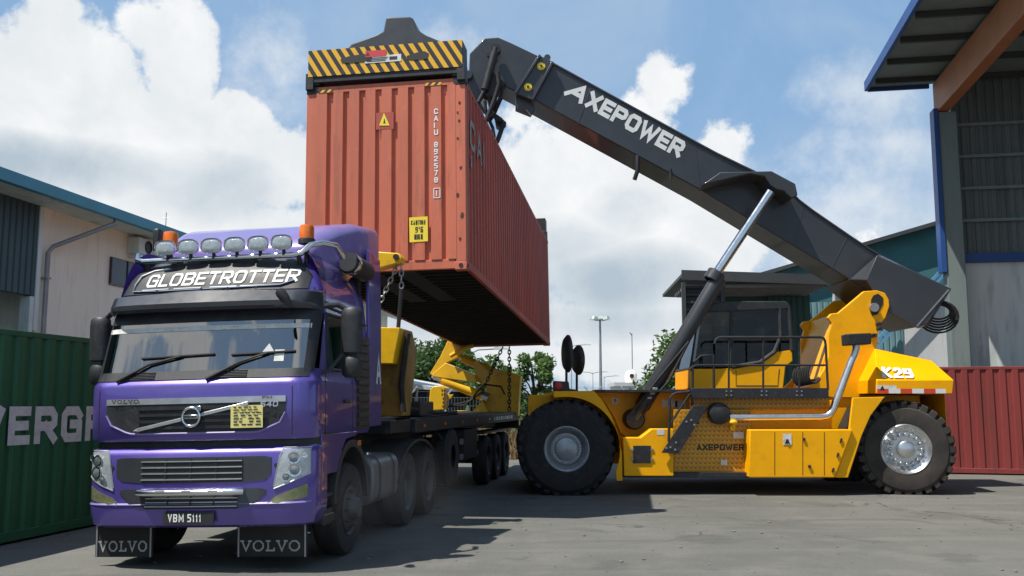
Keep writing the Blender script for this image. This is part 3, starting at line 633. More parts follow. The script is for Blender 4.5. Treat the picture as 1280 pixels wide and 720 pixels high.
# z, front y, half width, corner radius
CAB = [(1.31, .06, 1.215, .22), (1.345, .035, 1.235, .24), (1.6, .025, 1.24, .25), (1.86, .03, 1.24, .25), (1.90, .045, 1.235, .25), (1.93, .08, 1.225, .25), (2.02, .12, 1.22, .25),
       (2.62, .31, 1.20, .27), (2.70, .34, 1.19, .27), (2.90, .41, 1.165, .28), (3.10, .50, 1.11, .30), (3.24, .62, 1.04, .33), (3.33, .80, .95, .35), (3.37, 1.0, .86, .38)]
BUMP = [(.44, .10, 1.16, .25), (.47, .03, 1.21, .28), (.60, .0, 1.235, .30), (.68, -.004, 1.24, .30), (.685, .012, 1.237, .3), (.9, .012, 1.24, .30), (1.17, .02, 1.24, .30), (1.215, .045, 1.235, .28), (1.245, .10, 1.22, .25)]
BOW = .055
def fy(tab, x, z):
    y0, w_, r = interp(tab, z); a = abs(x); k = w_ - r
    if a <= k: return y0 + BOW * (a / k) ** 2
    t = min(1., (a - k) / r); return y0 + BOW + r * (1 - math.sqrt(max(0, 1 - t * t)))
def plan(tab, z, yb, side_ys):
    y0, w_, r = interp(tab, z); k = w_ - r; P = []
    for y in sorted(side_ys, reverse=True): P.append((-w_, y))
    for i in range(9):
        a = math.pi / 2 * i / 8; P.append((-k - r * math.cos(a), y0 + BOW + r * (1 - math.sin(a))))
    for i in range(1, 9): x = -k + 2 * k * i / 9; P.append((x, y0 + BOW * (x / k) ** 2))
    for i in range(9):
        a = math.pi / 2 * (1 - i / 8); P.append((k + r * math.cos(a), y0 + BOW + r * (1 - math.sin(a))))
    for y in sorted(side_ys): P.append((w_, y))
    return P
def shell(mb, tab, zs, ys, skip=lambda i, j, n: False, top=True, back=True):
    rs = [[(x, y, z) for x, y in plan(tab, z, 0, ys)] for z in zs]; n = len(rs[0]); vs_ = [p for r in rs for p in r]; fs = []
    for j in range(len(zs) - 1):
        for i in range(n - 1):
            if not skip(i, j, n): fs.append((j * n + i, j * n + i + 1, (j + 1) * n + i + 1, (j + 1) * n + i))
        if back: fs.append((j * n + n - 1, j * n, (j + 1) * n, (j + 1) * n + n - 1))
    if top: fs.append(tuple(range((len(zs) - 1) * n, len(zs) * n)))
    return mb.add(vs_, fs)
def strip(mb, tab, xs, top, bot, off, th=.02, nz=1):
    """panel following the front surface: between polylines bot(x) and top(x), standing off proud, th thick"""
    f = lambda t, x: t(x) if callable(t) else t
    vs_ = []; fs = []; n = len(xs); m = nz + 1
    for x in xs:
        b, t = f(bot, x), f(top, x)
        for k in range(m):
            z = b + (t - b) * k / nz; vs_.append((x, fy(tab, x, z) - off, z))
    N = n * m
    for x in xs:
        b, t = f(bot, x), f(top, x)
        for k in range(m):
            z = b + (t - b) * k / nz; vs_.append((x, fy(tab, x, z) - off + th, z))
    for i in range(n - 1):
        for k in range(nz):
            a = i * m + k; fs.append((a, a + m, a + m + 1, a + 1)); fs.append((N + a, N + a + 1, N + a + m + 1, N + a + m))
        a = i * m; fs += [(a, N + a, N + a + m, a + m), (a + nz, a + m + nz, N + a + m + nz, N + a + nz)]
    fs += [(k, k + 1, N + k + 1, N + k) for k in range(nz)] + [((n - 1) * m + k, N + (n - 1) * m + k, N + (n - 1) * m + k + 1, (n - 1) * m + k + 1) for k in range(nz)]
    return mb.add(vs_, fs)
def lin(*pts):
    def f(x):
        if x <= pts[0][0]: return pts[0][1]
        for a, b in zip(pts, pts[1:]):
            if x <= b[0]: return a[1] + (b[1] - a[1]) * (x - a[0]) / (b[0] - a[0])
        return pts[-1][1]
    return f
def rng(a, b, n): return [a + (b - a) * i / n for i in range(n + 1)]
# --- cab shell
SY = [.62, 1.42, 1.52, 2.1]; zs = [c[0] for c in CAB]; NP = 4 + 9 + 8 + 9 + 4
jw0, jw1 = zs.index(2.02), zs.index(2.62)
def skip(i, j, n):
    if j == jw0 and 5 <= i <= n - 7: return True                  # windscreen opening
    if j == jw0 and (i in (2, n - 4)): return True               # side window openings
    return False
mb = MB(LEAN); shell(mb, CAB, zs, SY, skip); cab = mb.build('cab', 'purple', truck, 0, 50)
# side skirts of the cab below the shell (doors and wheel arch surround)
for sx in (-1, 1):
    mb = MB(LEAN); X = lambda a, b: sorted((sx * a, sx * b))
    mb.prism([(.5, .92), (1.0, .92), (1.06, 1.15), (1.2, 1.26), (1.6, 1.29), (1.6, 1.34), (.4, 1.34), (.4, .92)], *X(1.19, 1.238), 'x'); dr = mb.build('door', 'purple', truck, .008)
    mb = MB(LEAN); mb.box(*X(1.236, 1.268), 1.1, 1.3, 1.66, 1.70); mb.build('handle', 'black_plastic', dr, .008)
    mb = MB(LEAN); mb.box(*X(1.236, 1.2405), 1.425, 1.437, 1.33, 2.72); mb.box(*X(1.236, 1.2405), .5, .512, 1.33, 1.98); mb.build('door_gap', 'ink', dr)
    # black wheel arch
    mb = MB(LEAN); arch = [(1.42 + .64 * math.cos(t), .55 + .70 * math.sin(t)) for t in rng(math.pi * .98, .02, 14)]; arc2 = [(1.42 + .57 * math.cos(t), .55 + .62 * math.sin(t)) for t in rng(.02, math.pi * .98, 14)]
    mb.prism(arch + arc2, *X(.86, 1.246), 'x'); mb.build('wheel_arch', 'black_plastic', truck, .006)
    mb = MB(LEAN); mb.box(*X(1.242, 1.254), 1.60, 1.72, 1.17, 1.23); mb.build('marker_lamp', 'orange_lens', truck, .004)
    mb = MB(LEAN); mb.box(*X(.95, 1.22), .5, .86, .42, .50); mb.box(*X(.95, 1.22), .5, .84, .68, .72); mb.box(*X(.92, .95), .42, .86, .42, .95); mb.box(*X(1.19, 1.225), .50, .78, .40, .56); st = mb.build('step', 'black_plastic', truck, .01)
    mb = MB(LEAN); mb.box(*X(1.0, 1.2255), .52, .80, .501, .506); mb.build('tread', 'silver', st)
    # air intake louvres behind the door, cab side deflector
    mb = MB(LEAN)
    for k in range(11): mb.box(*X(1.238, 1.262), 1.62, 2.06, 1.40 + k * .095, 1.455 + k * .095)
    mb.box(*X(1.2, 1.243), 1.58, 2.1, 1.36, 2.46); mb.build('air_louvre', 'black_plastic', truck, .004)
    mb = MB(LEAN); mb.prism([(2.1, 1.38), (2.62, 1.38), (2.64, 2.9), (2.60, 3.5), (2.1, 3.56)], *X(1.20, 1.245), 'x'); df = mb.build('side_deflector', 'purple', truck, .012)
    if sx > 0:
        mb = MB(LEAN); mb.text('A', (1.2475, 2.38, 1.90), (0, 1, 0), (0, 0, 1), .36, wd=.62, th=.17); mb.build('lettering', 'worn_white', df)
    # raised side panel between door and roof, drip rails
    mb = MB(LEAN)
    for k in range(3): mb.tube([(sx * (1.195 - .02 * k), .62, 2.70 + k * .05), (sx * (1.20 - .02 * k), 1.2, 2.68 + k * .05), (sx * (1.20 - .02 * k), 2.08, 2.60 + k * .05)], .014, 6)
    mb.build('drip_rail', 'black_plastic', truck)
    # side window glass
    a = CAB[6]; b = CAB[7]; mb = MB(LEAN)
    mb.add([(sx * (a[2] - .012), .64, 2.03), (sx * (a[2] - .012), 1.41, 2.03), (sx * (b[2] - .012), 1.41, 2.61), (sx * (b[2] - .012), .64, 2.61)], [(0, 1, 2, 3)]); mb.build('side_window', 'windscreen_glass', truck)
    mb = MB(LEAN); mb.tube([(sx * (a[2] + .002), .63, 2.02), (sx * (a[2] + .002), 1.42, 2.02), (sx * (b[2] + .002), 1.42, 2.62), (sx * (b[2] + .002), .63, 2.62), (sx * (a[2] + .002), .63, 2.02)], .02, 8, False); mb.build('window_seal', 'black_plastic', truck)
    # mirrors
    mb = MB(LEAN)
    k = .0
    big = [(sx * (1.46 + .12 * math.cos(t) ** 1), .72 + .085 * math.sin(t)) for t in rng(0, 2 * math.pi, 15)[:-1]]
    mb.rings([[(1.46 * sx + (x - 1.46 * sx) * f, .72 + (y - .72) * f, z) for x, y in big] for z, f in ((2.18, .72), (2.20, .95), (2.28, 1), (2.58, 1), (2.65, .95), (2.68, .7))])
    mr = mb.build('mirror', 'black_plastic', truck)
    mb = MB(LEAN); mb.rings([[(1.46 * sx + (x - 1.46 * sx) * f * .95, .72 + (y - .72) * f, z) for x, y in big] for z, f in ((1.93, .7), (1.96, .95), (2.06, 1), (2.12, .92), (2.15, .7))]); mb.build('mirror', 'black_plastic', truck)
    mb = MB(LEAN); mb.tube([(sx * 1.17, .62, 2.70), (sx * 1.32, .70, 2.72), (sx * 1.40, .72, 2.66)], .03, 8); mb.build('mirror_arm', 'black_plastic', mr); mb = MB(LEAN); mb.tube([(sx * 1.17, .40, 1.96), (sx * 1.27, .52, 2.0), (sx * 1.38, .70, 2.2)], .022, 8); mb.tube([(sx * 1.42, .73, 2.12), (sx * 1.42, .73, 2.22)], .03, 8); mb.build('mirror_arm', 'black_plastic', mr)
    mb = MB(LEAN); mb.box(*X(1.37, 1.55), .806, .812, 2.24, 2.60); mb.build('mirror_face', 'mirror_glass', mr)
# rolled intake housing beside the roof
mb = MB(LEAN); mb.lathe([(0, 0), (.11, .0), (.125, .04), (.125, .50), (.09, .60), (0, .63)], (1.19, 1.42, 3.30), (.12, 1, -.10), 18); ah = mb.build('air_intake', 'black_plastic', truck)
mb = MB(LEAN); mb.lathe([(.128, 0), (.131, .01), (.131, .08), (.128, .09)], (1.196, 1.46, 3.296), (.12, 1, -.10), 18); mb.build('clamp_band', 'chrome', ah)
# windscreen
xs = rng(-1.13, 1.13, 26)
mb = MB(LEAN); vs_ = []; fs = []
for x in xs:
    for k in range(5):
        z = 2.0 + .64 * k / 4; kk = max(0.0, abs(x) - 1.0); vs_.append((x, fy(CAB, x, z) - .004, z))
for i in range(26): fs += [(i * 5 + k, (i + 1) * 5 + k, (i + 1) * 5 + k + 1, i * 5 + k + 1) for k in range(4)]
mb.add(vs_, fs); ws = mb.build('windscreen', 'windscreen_glass', truck)
mb = MB(LEAN); strip(mb, CAB, xs, 2.50, 2.45, .010, .004); mb.build('sun_strip', 'worn_white', ws)
mb = MB(LEAN); strip(mb, CAB, xs, 2.655, 2.545, .009, .003); mb.build('shade_band', 'black_plastic', ws)
for sx in (-1, 1):
    mb = MB(LEAN); x0, x1 = sorted((sx * 1.11, sx * 1.19)); strip(mb, CAB, rng(x0, x1, 4), 2.64, 1.99, .008, .012, 3); mb.build('pillar_trim', 'black_plastic', ws)
mb = MB(LEAN); strip(mb, CAB, rng(.80, .90, 2), 2.22, 2.10, .012, .004); mb.build('road_tax_sticker', 'worn_white', ws)
mb = MB(LEAN); vs_ = [(x, fy(CAB, x, z) - .012, z) for x, z in ((.66, 2.19), (.80, 2.19), (.73, 2.29))]; mb.add(vs_, [(0, 1, 2)]); mb.build('triangle_sticker', 'pale_roof', ws)
mb = MB(LEAN); mb.ball((.90, .5, 2.27), (.055, .03, .09), 10, 7); mb.tube([(.90, .5, 2.35), (.86, .52, 2.62)], .006, 6); mb.build('hanging_ornament', 'white_paint', ws)
# interior
mb = MB(LEAN); mb.box(-1.12, 1.12, .36, .75, 1.75, 2.06); mb.prism([(-.05, 1.9), (1.0, 1.9), (1.0, 2.12), (.2, 2.12)], .40, .8); mb.build('dashboard', 'black_plastic', truck, .03)
mb = MB(LEAN); tor = [(.6 + .23 * math.cos(t), .80 + .10 * math.sin(t), 2.12 + .2 * math.sin(t)) for t in rng(0, 6.283, 24)]; mb.tube(tor, .016, 8, False); mb.bar((.38, .8, 2.12), (.82, .8, 2.12), .03); mb.build('steering_wheel', 'black_plastic', truck)
for sx in (-1, 1):
    mb = MB(LEAN); mb.box(sx * .62 - .25, sx * .62 + .25, 1.1, 1.6, 1.7, 1.85); mb.box(sx * .62 - .25, sx * .62 + .25, 1.55, 1.68, 1.85, 2.5); mb.box(sx * .62 - .14, sx * .62 + .14, 1.57, 1.66, 2.5, 2.72); mb.build('seat', 'seat_fabric', truck, .04)
mb = MB(LEAN); mb.box(-1.15, 1.15, 1.95, 2.08, 1.4, 3.2); mb.box(-1.15, 1.15, .4, 2.0, 1.36, 1.42); mb.box(-1.1, 1.1, .55, 2.0, 2.86, 2.9); mb.build('cab_lining', 'seat_fabric', truck)
# cowl and wipers
mb = MB(LEAN); strip(mb, CAB, rng(-1.16, 1.16, 30), 2.025, 1.935, .012, .02, 2); cw = mb.build('cowl', 'black_plastic', truck)
for x in (-.62, .38):
    mb = MB(LEAN)
    for k in range(5): strip(mb, CAB, rng(x - .16, x + .16, 4), 1.955 + k * .016, 1.95 + k * .016, .022, .01)
    mb.build('cowl_vent', 'black_metal', cw)
def wiper(x0, x1, x2, zt):
    P = lambda x, z, o=.035: (x, fy(CAB, x, z) - o, z)
    mb = MB(LEAN); mb.tube([P(x0, 1.93), P(x1, 2.10), P((x1 + x2) / 2, zt)], [.020, .014, .012], 8); wv = mb.build('wiper', 'black_metal', truck)
    mb = MB(LEAN); mb.tube([P(x1 - .1, zt - .012, .02), P((x1 + x2) / 2, zt, .022), P(x2, zt + .012, .02)], .014, 6); mb.build('blade', 'rubber', wv)
wiper(-.88, -.55, .16, 2.18); wiper(.12, .45, 1.02, 2.19)
# visor, roof sign
mb = MB(LEAN); rs = []
for x in rng(-1.19, 1.19, 30):
    e = abs(x) / 1.19; y = fy(CAB, x * .985, 2.70); o = .0 + .22 * math.sqrt(max(0.02, 1 - e ** 6))
    rs.append([(x, y + .02, 2.89 - .03 * e), (x, y - o * .45, 2.87 - .03 * e), (x, y - o, 2.735), (x, y - o * .98, 2.685), (x, y - o * .8, 2.655), (x, y + .02, 2.70)])
mb.rings(rs); mb.build('sun_visor', 'visor_grey', truck, 0, 32)
mb = MB(LEAN); strip(mb, CAB, rng(-1.165, 1.05, 40), lin((-1.165, 2.90), (-1.11, 3.10), (-1.03, 3.25), (.90, 3.25), (1.05, 3.04)), 2.885, .012, .02, 6); sg = mb.build('roof_sign', 'black_plastic', truck)
P3 = lambda x, z, o=.02: Vector((x, fy(CAB, x, z) - o, z))
mb = MB(LEAN); o = P3(-.80, 2.962, .028); mb.text('GLOBETROTTER', o, (1, .0, 0), (P3(0, 3.12) - P3(0, 2.95)), .165, wd=.80, gap=.115, th=.165, slant=.18); 
tv = (P3(0, 3.12) - P3(0, 2.95)).normalized(); tn = Vector((1, 0, 0)).cross(tv)
for i, v in enumerate(mb.v):
    q = LEAN.inverted() @ v; mb.v[i] = LEAN @ Vector((q.x, fy(CAB, q.x, q.z) - .018 - (q - o).dot(tn), q.z))
mb.build('lettering', 'white_paint', sg)
mb = MB(LEAN); loop = [P3(x, z, .022) for x, z in [(-.55, 3.175), (-.75, 3.16), (-.88, 3.10), (-.93, 3.0), (-.93, 2.92), (-.6, 2.91), (.2, 2.915), (.75, 2.93), (.90, 2.98)]]; mb.tube(loop, .011, 6); mb.build('sign_rim', 'chrome', sg)
mb = MB(LEAN)
for x0, x1 in ((-.82, -.5), (-.44, -.12), (-.02, .28), (.32, .6)): strip(mb, CAB, rng(x0, x1, 3), 2.936, 2.926, .026, .012)
for x in (-.62, -.1, .2, .5): mb.lathe([(0, 0), (.014, 0), (.014, .02)], P3(x, 2.905, .03), (0, -1, 0), 8)
mb.build('sign_fittings', 'galv', sg)
# roof fairing (high spoiler)
def sp(y, zt, zb, w_, r):
    pts = [(-w_, zb)]; 
    for i in range(7): a = math.pi - math.pi / 2 * i / 6; pts.append((-w_ + r + r * math.cos(a), zt - r + r * math.sin(a)))
    for i in range(7): a = math.pi / 2 * (1 - i / 6); pts.append((w_ - r + r * math.cos(a), zt - r + r * math.sin(a)))
    pts.append((w_, zb)); return [(x, y, z + (.02 * (1 - (x / w_) ** 2) if z > zb else 0)) for x, z in pts]
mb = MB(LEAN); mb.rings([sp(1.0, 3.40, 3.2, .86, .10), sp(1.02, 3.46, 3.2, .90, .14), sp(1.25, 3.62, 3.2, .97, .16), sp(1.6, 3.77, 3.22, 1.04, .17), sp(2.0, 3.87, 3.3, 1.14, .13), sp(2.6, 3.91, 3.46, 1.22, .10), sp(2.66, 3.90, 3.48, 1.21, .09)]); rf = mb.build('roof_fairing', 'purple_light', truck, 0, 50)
mb = MB(LEAN)
for k, x in enumerate((-.3, -.05, .12, .3, .48)): mb.bar((x, 2.32, 3.897), (x + .1, 2.45, 3.906), .05, .006)
mb.bar((-.62, 2.3, 3.892), (-.3, 2.36, 3.9), .03, .006); mb.bar((-.36, 2.44, 3.91), (.55, 2.44, 3.912), .02, .004); mb.build('roof_marking', 'ink', rf)
mb = MB(LEAN); mb.box(-1.14, -1.05, 1.2, 1.32, 3.5, 3.78); mb.build('roof_horn', 'black_plastic', truck, .03)
# lamp bar
mb = MB(LEAN); mb.tube([(-1.04, 1.15, 3.14), (-1.06, .9, 3.34), (-1.02, .70, 3.36), (-.98, .62, 3.29), (-.9, .60, 3.275), (.84, .60, 3.275), (.92, .62, 3.29), (1.0, .68, 3.39), (1.1, .80, 3.43), (1.2, .95, 3.42), (1.2, 1.2, 3.32)], .034, 12); lb = mb.build('lamp_bar', 'chrome', truck)
mb = MB(LEAN)
pass
for x in (-.86, -.2, .4, .90): mb = MB(LEAN); mb.bar((x, .60, 3.26), (x, .66, 3.14), .05, .03); mb.build('bracket', 'black_metal', lb, .006)
for i, x in enumerate(rng(-.60, .74, 5)):
    mb = MB(LEAN); rx, rz = .118, .084; ol = [(math.copysign(abs(math.cos(t)) ** .7, math.cos(t)), math.copysign(abs(math.sin(t)) ** .7, math.sin(t))) for t in rng(0, 2 * math.pi, 24)[:-1]]
    mb.rings([[(x + a * rx * f, y + .30, 3.40 + b * rz * f) for a, b in ol] for y, f in ((.20, .94), (.19, 1), (.215, 1.02), (.26, .9), (.32, .5), (.335, .2))][::1], cap=False); sl = mb.build('spot_lamp', 'chrome', lb)
    mb = MB(LEAN); mb.rings([[(x + a * rx * f, y + .30, 3.40 + b * rz * f) for a, b in ol] for y, f in ((.204, .95), (.193, .7), (.190, .35), (.190, .05))], cap=True); mb.build('lens', 'lens', lb)
    mb = MB(LEAN); mb.tube([(x, .58, 3.27), (x, .58, 3.33)], .02, 8); mb.build('bracket', 'black_metal', lb)
for x, y in ((-.66, .74), (.94, .74)):
    mb = MB(LEAN); mb.lathe([(0, .0), (.095, 0), (.095, .05), (.08, .06)], (x, y, 3.41), (0, 0, 1), 18); mb.tube([(x, y, 3.1), (x, y, 3.42)], .03, 8); bc = mb.build('beacon', 'black_plastic', truck)
    mb = MB(LEAN); mb.lathe([(.082, .05), (.082, .17), (.07, .20), (0, .215)], (x, y, 3.42), (0, 0, 1), 18); mb.build('dome', 'orange_lens', bc)
# small look-down mirror hanging from the visor
mb = MB(LEAN); mb.tube([(.95, .02, 2.80), (.98, -.10, 2.77), (1.03, -.10, 2.70), (1.08, -.07, 2.63)], [.03, .055, .05, .02], 10); mb.build('look_down_mirror', 'black_plastic', truck)
# upper grille
gt = 1.745; gb = lin((-.97, 1.58), (-.92, 1.48), (-.72, 1.395), (-.66, 1.385), (.66, 1.385), (.72, 1.395), (.92, 1.48), (.97, 1.58))
xs = rng(-.97, .97, 34)
mb = MB(LEAN); strip(mb, CAB, xs, gt - .062, gb, .006, .02); gr = mb.build('grille', 'black_plastic', truck)
mb = MB(LEAN); strip(mb, CAB, xs, gt, gt - .060, .012, .02); bb = mb.build('badge_bar', 'silver', gr)
mb = MB(LEAN)
for z in (1.43, 1.495, 1.56, 1.625): strip(mb, CAB, rng(-.60, .60, 12), z + .03, z, .022, .014)
mb.build('slats', 'black_metal', gr)
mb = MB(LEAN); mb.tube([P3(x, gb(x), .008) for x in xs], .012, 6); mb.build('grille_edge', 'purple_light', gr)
mb = MB(LEAN); mb.bar(P3(-.60, 1.425, .035), P3(.60, 1.675, .035), .036, .02, (0, 1, 0)); mb.tube([P3(-.60, 1.425, .032), P3(-.64, 1.418, .02)], .012, 6); mb.build('grille_bar', 'silver', gr, .004)
mb = MB(LEAN); c = P3(0, 1.55, .04); mb.tube([c + Vector((.093 * math.cos(t), 0, .093 * math.sin(t))) for t in rng(0, 6.2832, 32)], .016, 8, False); mb.cbox(c + Vector((0, -.004, 0)), (.165, .016, .04)); mb.prism([(.06, .06), (.108, .06), (.108, .108), (.06, .108)], -.01, .01, 'y', Matrix.Translation(c)); eb = mb.build('emblem', 'chrome', gr, .003)
mb = MB(LEAN); mb.lathe([(0, 0), (.08, 0)], c + Vector((0, .012, 0)), (0, -1, 0), 24); mb.build('emblem_back', 'black_plastic', gr)
SER = dict(GLYPH)
_o = SER['O'][1][0]
SER['V'] = (1.05, [[(.08, 1), (.5, 0), (.92, 1)], [(-.04, 1), (.22, 1)], [(.78, 1), (1.04, 1)]]); SER['L'] = (.9, [[(.25, 1), (.25, 0), (1, 0), (1, .22)], [(.05, 1), (.45, 1)], [(.05, 0), (.25, 0)]]); SER['O'] = (1.05, [[(.3, 0), (.7, 0), (1, .3), (1, .7), (.7, 1), (.3, 1), (0, .7), (0, .3), (.3, 0)]])
mb = MB(LEAN); mb.text('VOLVO', c + Vector((-.068, -.0135, -.011)), (1, 0, 0), (0, 0, 1), .024, wd=.9, gap=.2, th=.2, font=SER); mb.build('lettering', 'ink', eb)
mb = MB(LEAN); mb.text('VOLVO', P3(-.90, 1.698, .030), (1, -.055, 0), (0, 0, 1), .042, wd=1.25, gap=.25, th=.2, font=SER); mb.text('FM', P3(.74, 1.712, .03), (1, .05, 0), (0, 0, 1), .03, wd=1.4, gap=.3, th=.2); mb.build('lettering', 'ink', bb)
mb = MB(LEAN); mb.text('540', P3(.72, 1.635, .03), (1, .06, 0), (0, 0, 1), .055, wd=1.05, gap=.2, th=.2, slant=.15); mb.build('model_figures', 'chrome', gr)
for x in (-1.07, 1.03):
    mb = MB(LEAN); strip(mb, CAB, [x, x + .008], 1.895, 1.345, .003, .006, 8); mb.build('panel_seam', 'ink', cab)
# yellow permit paper
mb = MB(LEAN); strip(mb, CAB, rng(.42, .75, 4), 1.655, 1.43, .040, .003); pp = mb.build('permit_paper', 'paper_yellow', truck)
mb = MB(LEAN); rg = random.Random(3)
for k in range(7):
    x = .45
    z = 1.63 - k * .029
    while x < .70:
        l = rg.uniform(.02, .06); mb.add([(x, fy(CAB, x, z) - .0425, z), (x + l, fy(CAB, x + l, z) - .0425, z), (x + l, fy(CAB, x + l, z) - .0425, z + .012), (x, fy(CAB, x, z) - .0425, z + .012)], [(0, 1, 2, 3)]); x += l + rg.uniform(.008, .03) + (.05 if k in (4, 5) and .5 < x < .56 else 0)
mb.build('writing', 'ink', pp)
# dark gap and bumper
mb = MB(LEAN); mb.rings([[(x, y + .08, z) for x, y in plan(BUMP, 1.2, 0, [.5, .9])] for z in (1.2, 1.36)]); mb.build('gap_panel', 'black_plastic', truck)
mb = MB(LEAN); shell(mb, BUMP, [b[0] for b in BUMP], [.48, .56], top=False, back=False); bp = mb.build('bumper', 'purple', truck, 0, 50)
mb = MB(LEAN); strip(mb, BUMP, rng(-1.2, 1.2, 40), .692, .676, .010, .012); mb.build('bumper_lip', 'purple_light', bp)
def inset(top, bot, xs, name, x0, x1, zz, chrome):
    mb = MB(LEAN); strip(mb, BUMP, xs, top, bot, .006, .02); a = mb.build(name, 'visor_grey', bp)
    mb = MB(LEAN); strip(mb, BUMP, rng(x0, x1, 12), zz[-1] + .03, zz[0] - .02, .011, .01); mb.build('mesh', 'ink', a)
    mb = MB(LEAN)
    for z in zz: strip(mb, BUMP, rng(x0, x1, 12), z + chrome, z, .024, .014)
    mb.build('slats', 'silver', a)
    for k in range(1, 4): mb = MB(LEAN); x = x0 + (x1 - x0) * k / 4; strip(mb, BUMP, rng(x - .008, x + .008, 1), zz[-1] + .03, zz[0] - .02, .02, .01); mb.build('mullion', 'black_metal', a)
inset(lin((-.83, 1.13), (-.81, 1.145), (.81, 1.145), (.83, 1.13)), lin((-.83, .965), (-.79, .91), (-.5, .89), (.5, .89), (.79, .91), (.83, .965)), rng(-.83, .83, 26), 'upper_intake', -.54, .54, (.92, .98, 1.04, 1.10), .010)
inset(lin((-.78, .815), (-.76, .83), (.76, .83), (.78, .815)), lin((-.78, .78), (-.64, .66), (-.5, .635), (.5, .635), (.64, .66), (.78, .78)), rng(-.78, .78, 26), 'lower_intake', -.48, .50, (.655, .695, .735), .010)
mb = MB(LEAN); mb.tube([(x, fy(BUMP, x, .80) - .07 + .04 * (abs(x) / .56) ** 8, .80) for x in rng(-.56, .56, 20)], .034, 12); br = mb.build('chrome_bar', 'chrome', bp)
mb = MB(LEAN)
for x in (-.28, 0, .28): mb.cbox((x, fy(BUMP, x, .8) - .105, .815), (.09, .012, .016))
for x in (-.45, .45): mb.tube([(x, fy(BUMP, x, .8) - .06, .80), (x, fy(BUMP, x, .8) + .03, .80)], .02, 8)
mb.build('bar_lamp', 'silver', br)
for sx in (-1, 1):
    def mir(pts): return lin(*sorted((sx * x, z) for x, z in pts))
    xs = sorted(sx * x for x in rng(.86, 1.19, 12))
    mb = MB(LEAN); strip(mb, BUMP, xs, mir([(.86, .84), (.93, 1.21), (1.19, 1.21)]), mir([(.86, .825), (1.0, .88), (1.19, .97)]), .010, .03, 4); hl = mb.build('headlight', 'lens', bp)
    mb = MB(LEAN)
    for x, z, r_ in ((1.05, 1.12, .062), (1.06, 1.0, .066), (1.14, 1.15, .035), (.98, .93, .04)):
        p = P = Vector((sx * x, fy(BUMP, sx * x, z) - .0, z)); n_ = Vector((sx * .35, -1, 0)); mb.lathe([(r_, .012), (r_ * 1.02, .02), (r_ * .8, .016), (r_ * .55, .013), (0, .02)], p, n_, 14)
    mb.build('lamp_inner', 'chrome', hl)
    for x, z, r_ in ((1.05, 1.12, .062), (1.06, 1.0, .066), (.98, .93, .04)): mb = MB(LEAN); mb.lathe([(r_ * .72, .021), (r_ * .5, .026), (0, .029)], Vector((sx * x, fy(BUMP, sx * x, z), z)), Vector((sx * .35, -1, 0)), 14); mb.build('lamp_glass', 'headlight_glass', hl)
    mb = MB(LEAN); zt = mir([(.86, .845), (.93, 1.222), (1.19, 1.222)]); mb.tube([Vector((x, fy(BUMP, x, zt(x)) - .006, zt(x))) for x in xs], .008, 6); zt2 = mir([(.86, .82), (1.0, .872), (1.19, .962)]); mb.tube([Vector((x, fy(BUMP, x, zt2(x)) - .006, zt2(x))) for x in xs], .008, 6); mb.build('rim', 'silver', hl)
    xs = sorted(sx * x for x in rng(.80, 1.17, 10))
    mb = MB(LEAN); strip(mb, BUMP, xs, mir([(.80, .68), (.86, .74), (1.17, .86)]), mir([(.80, .665), (1.0, .69), (1.17, .73)]), .008, .02, 2); mb.build('fog_light', 'fog_lens', bp)
    mb = MB(LEAN); p = Vector((sx * .90 - sx * .02, fy(BUMP, sx * .88, 1.05) - .0, 1.05)); mb.lathe([(0, .006), (.022, .006), (.022, 0)], p, (0, -1, 0), 12); q = Vector((sx * 1.0, fy(BUMP, 1.0, .74), .62)); mb.build('tow_cap', 'ink', bp)
    # mud flap with lettering
    mb = MB(LEAN); x0, fw_ = (-1.19, .64) if sx < 0 else (.37, .75); mb.box(x0, x0 + fw_, .30, .315, .12, .43); mf = mb.build('mud_flap', 'flap_rubber', truck, .004)
    mb = MB(LEAN); mb.text('VOLVO', (x0 + .04, .2985, .175), (1, 0, 0), (0, 0, 1), .11, wd=.85 if sx < 0 else 1.02, gap=.14, th=.15, font=SER); mb.build('lettering', 'dim_white', mf)
    for xx in (x0 + .02, x0 + fw_ - .02): mb = MB(LEAN); mb.box(xx - .008, xx + .008, .292, .299, .12, .46); mb.build('rim', 'galv', mf)
# plate
mb = MB(LEAN); mb.box(-.27, .27, -.028, -.016, .485, .61); pl = mb.build('number_plate', 'ink', truck, .004)
mb = MB(LEAN); mb.text('VBM 5111', (-.215, -.0295, .510), (1, 0, 0), (0, 0, 1), .078, wd=.56, gap=.17, th=.16); mb.build('lettering', 'white_paint', pl)
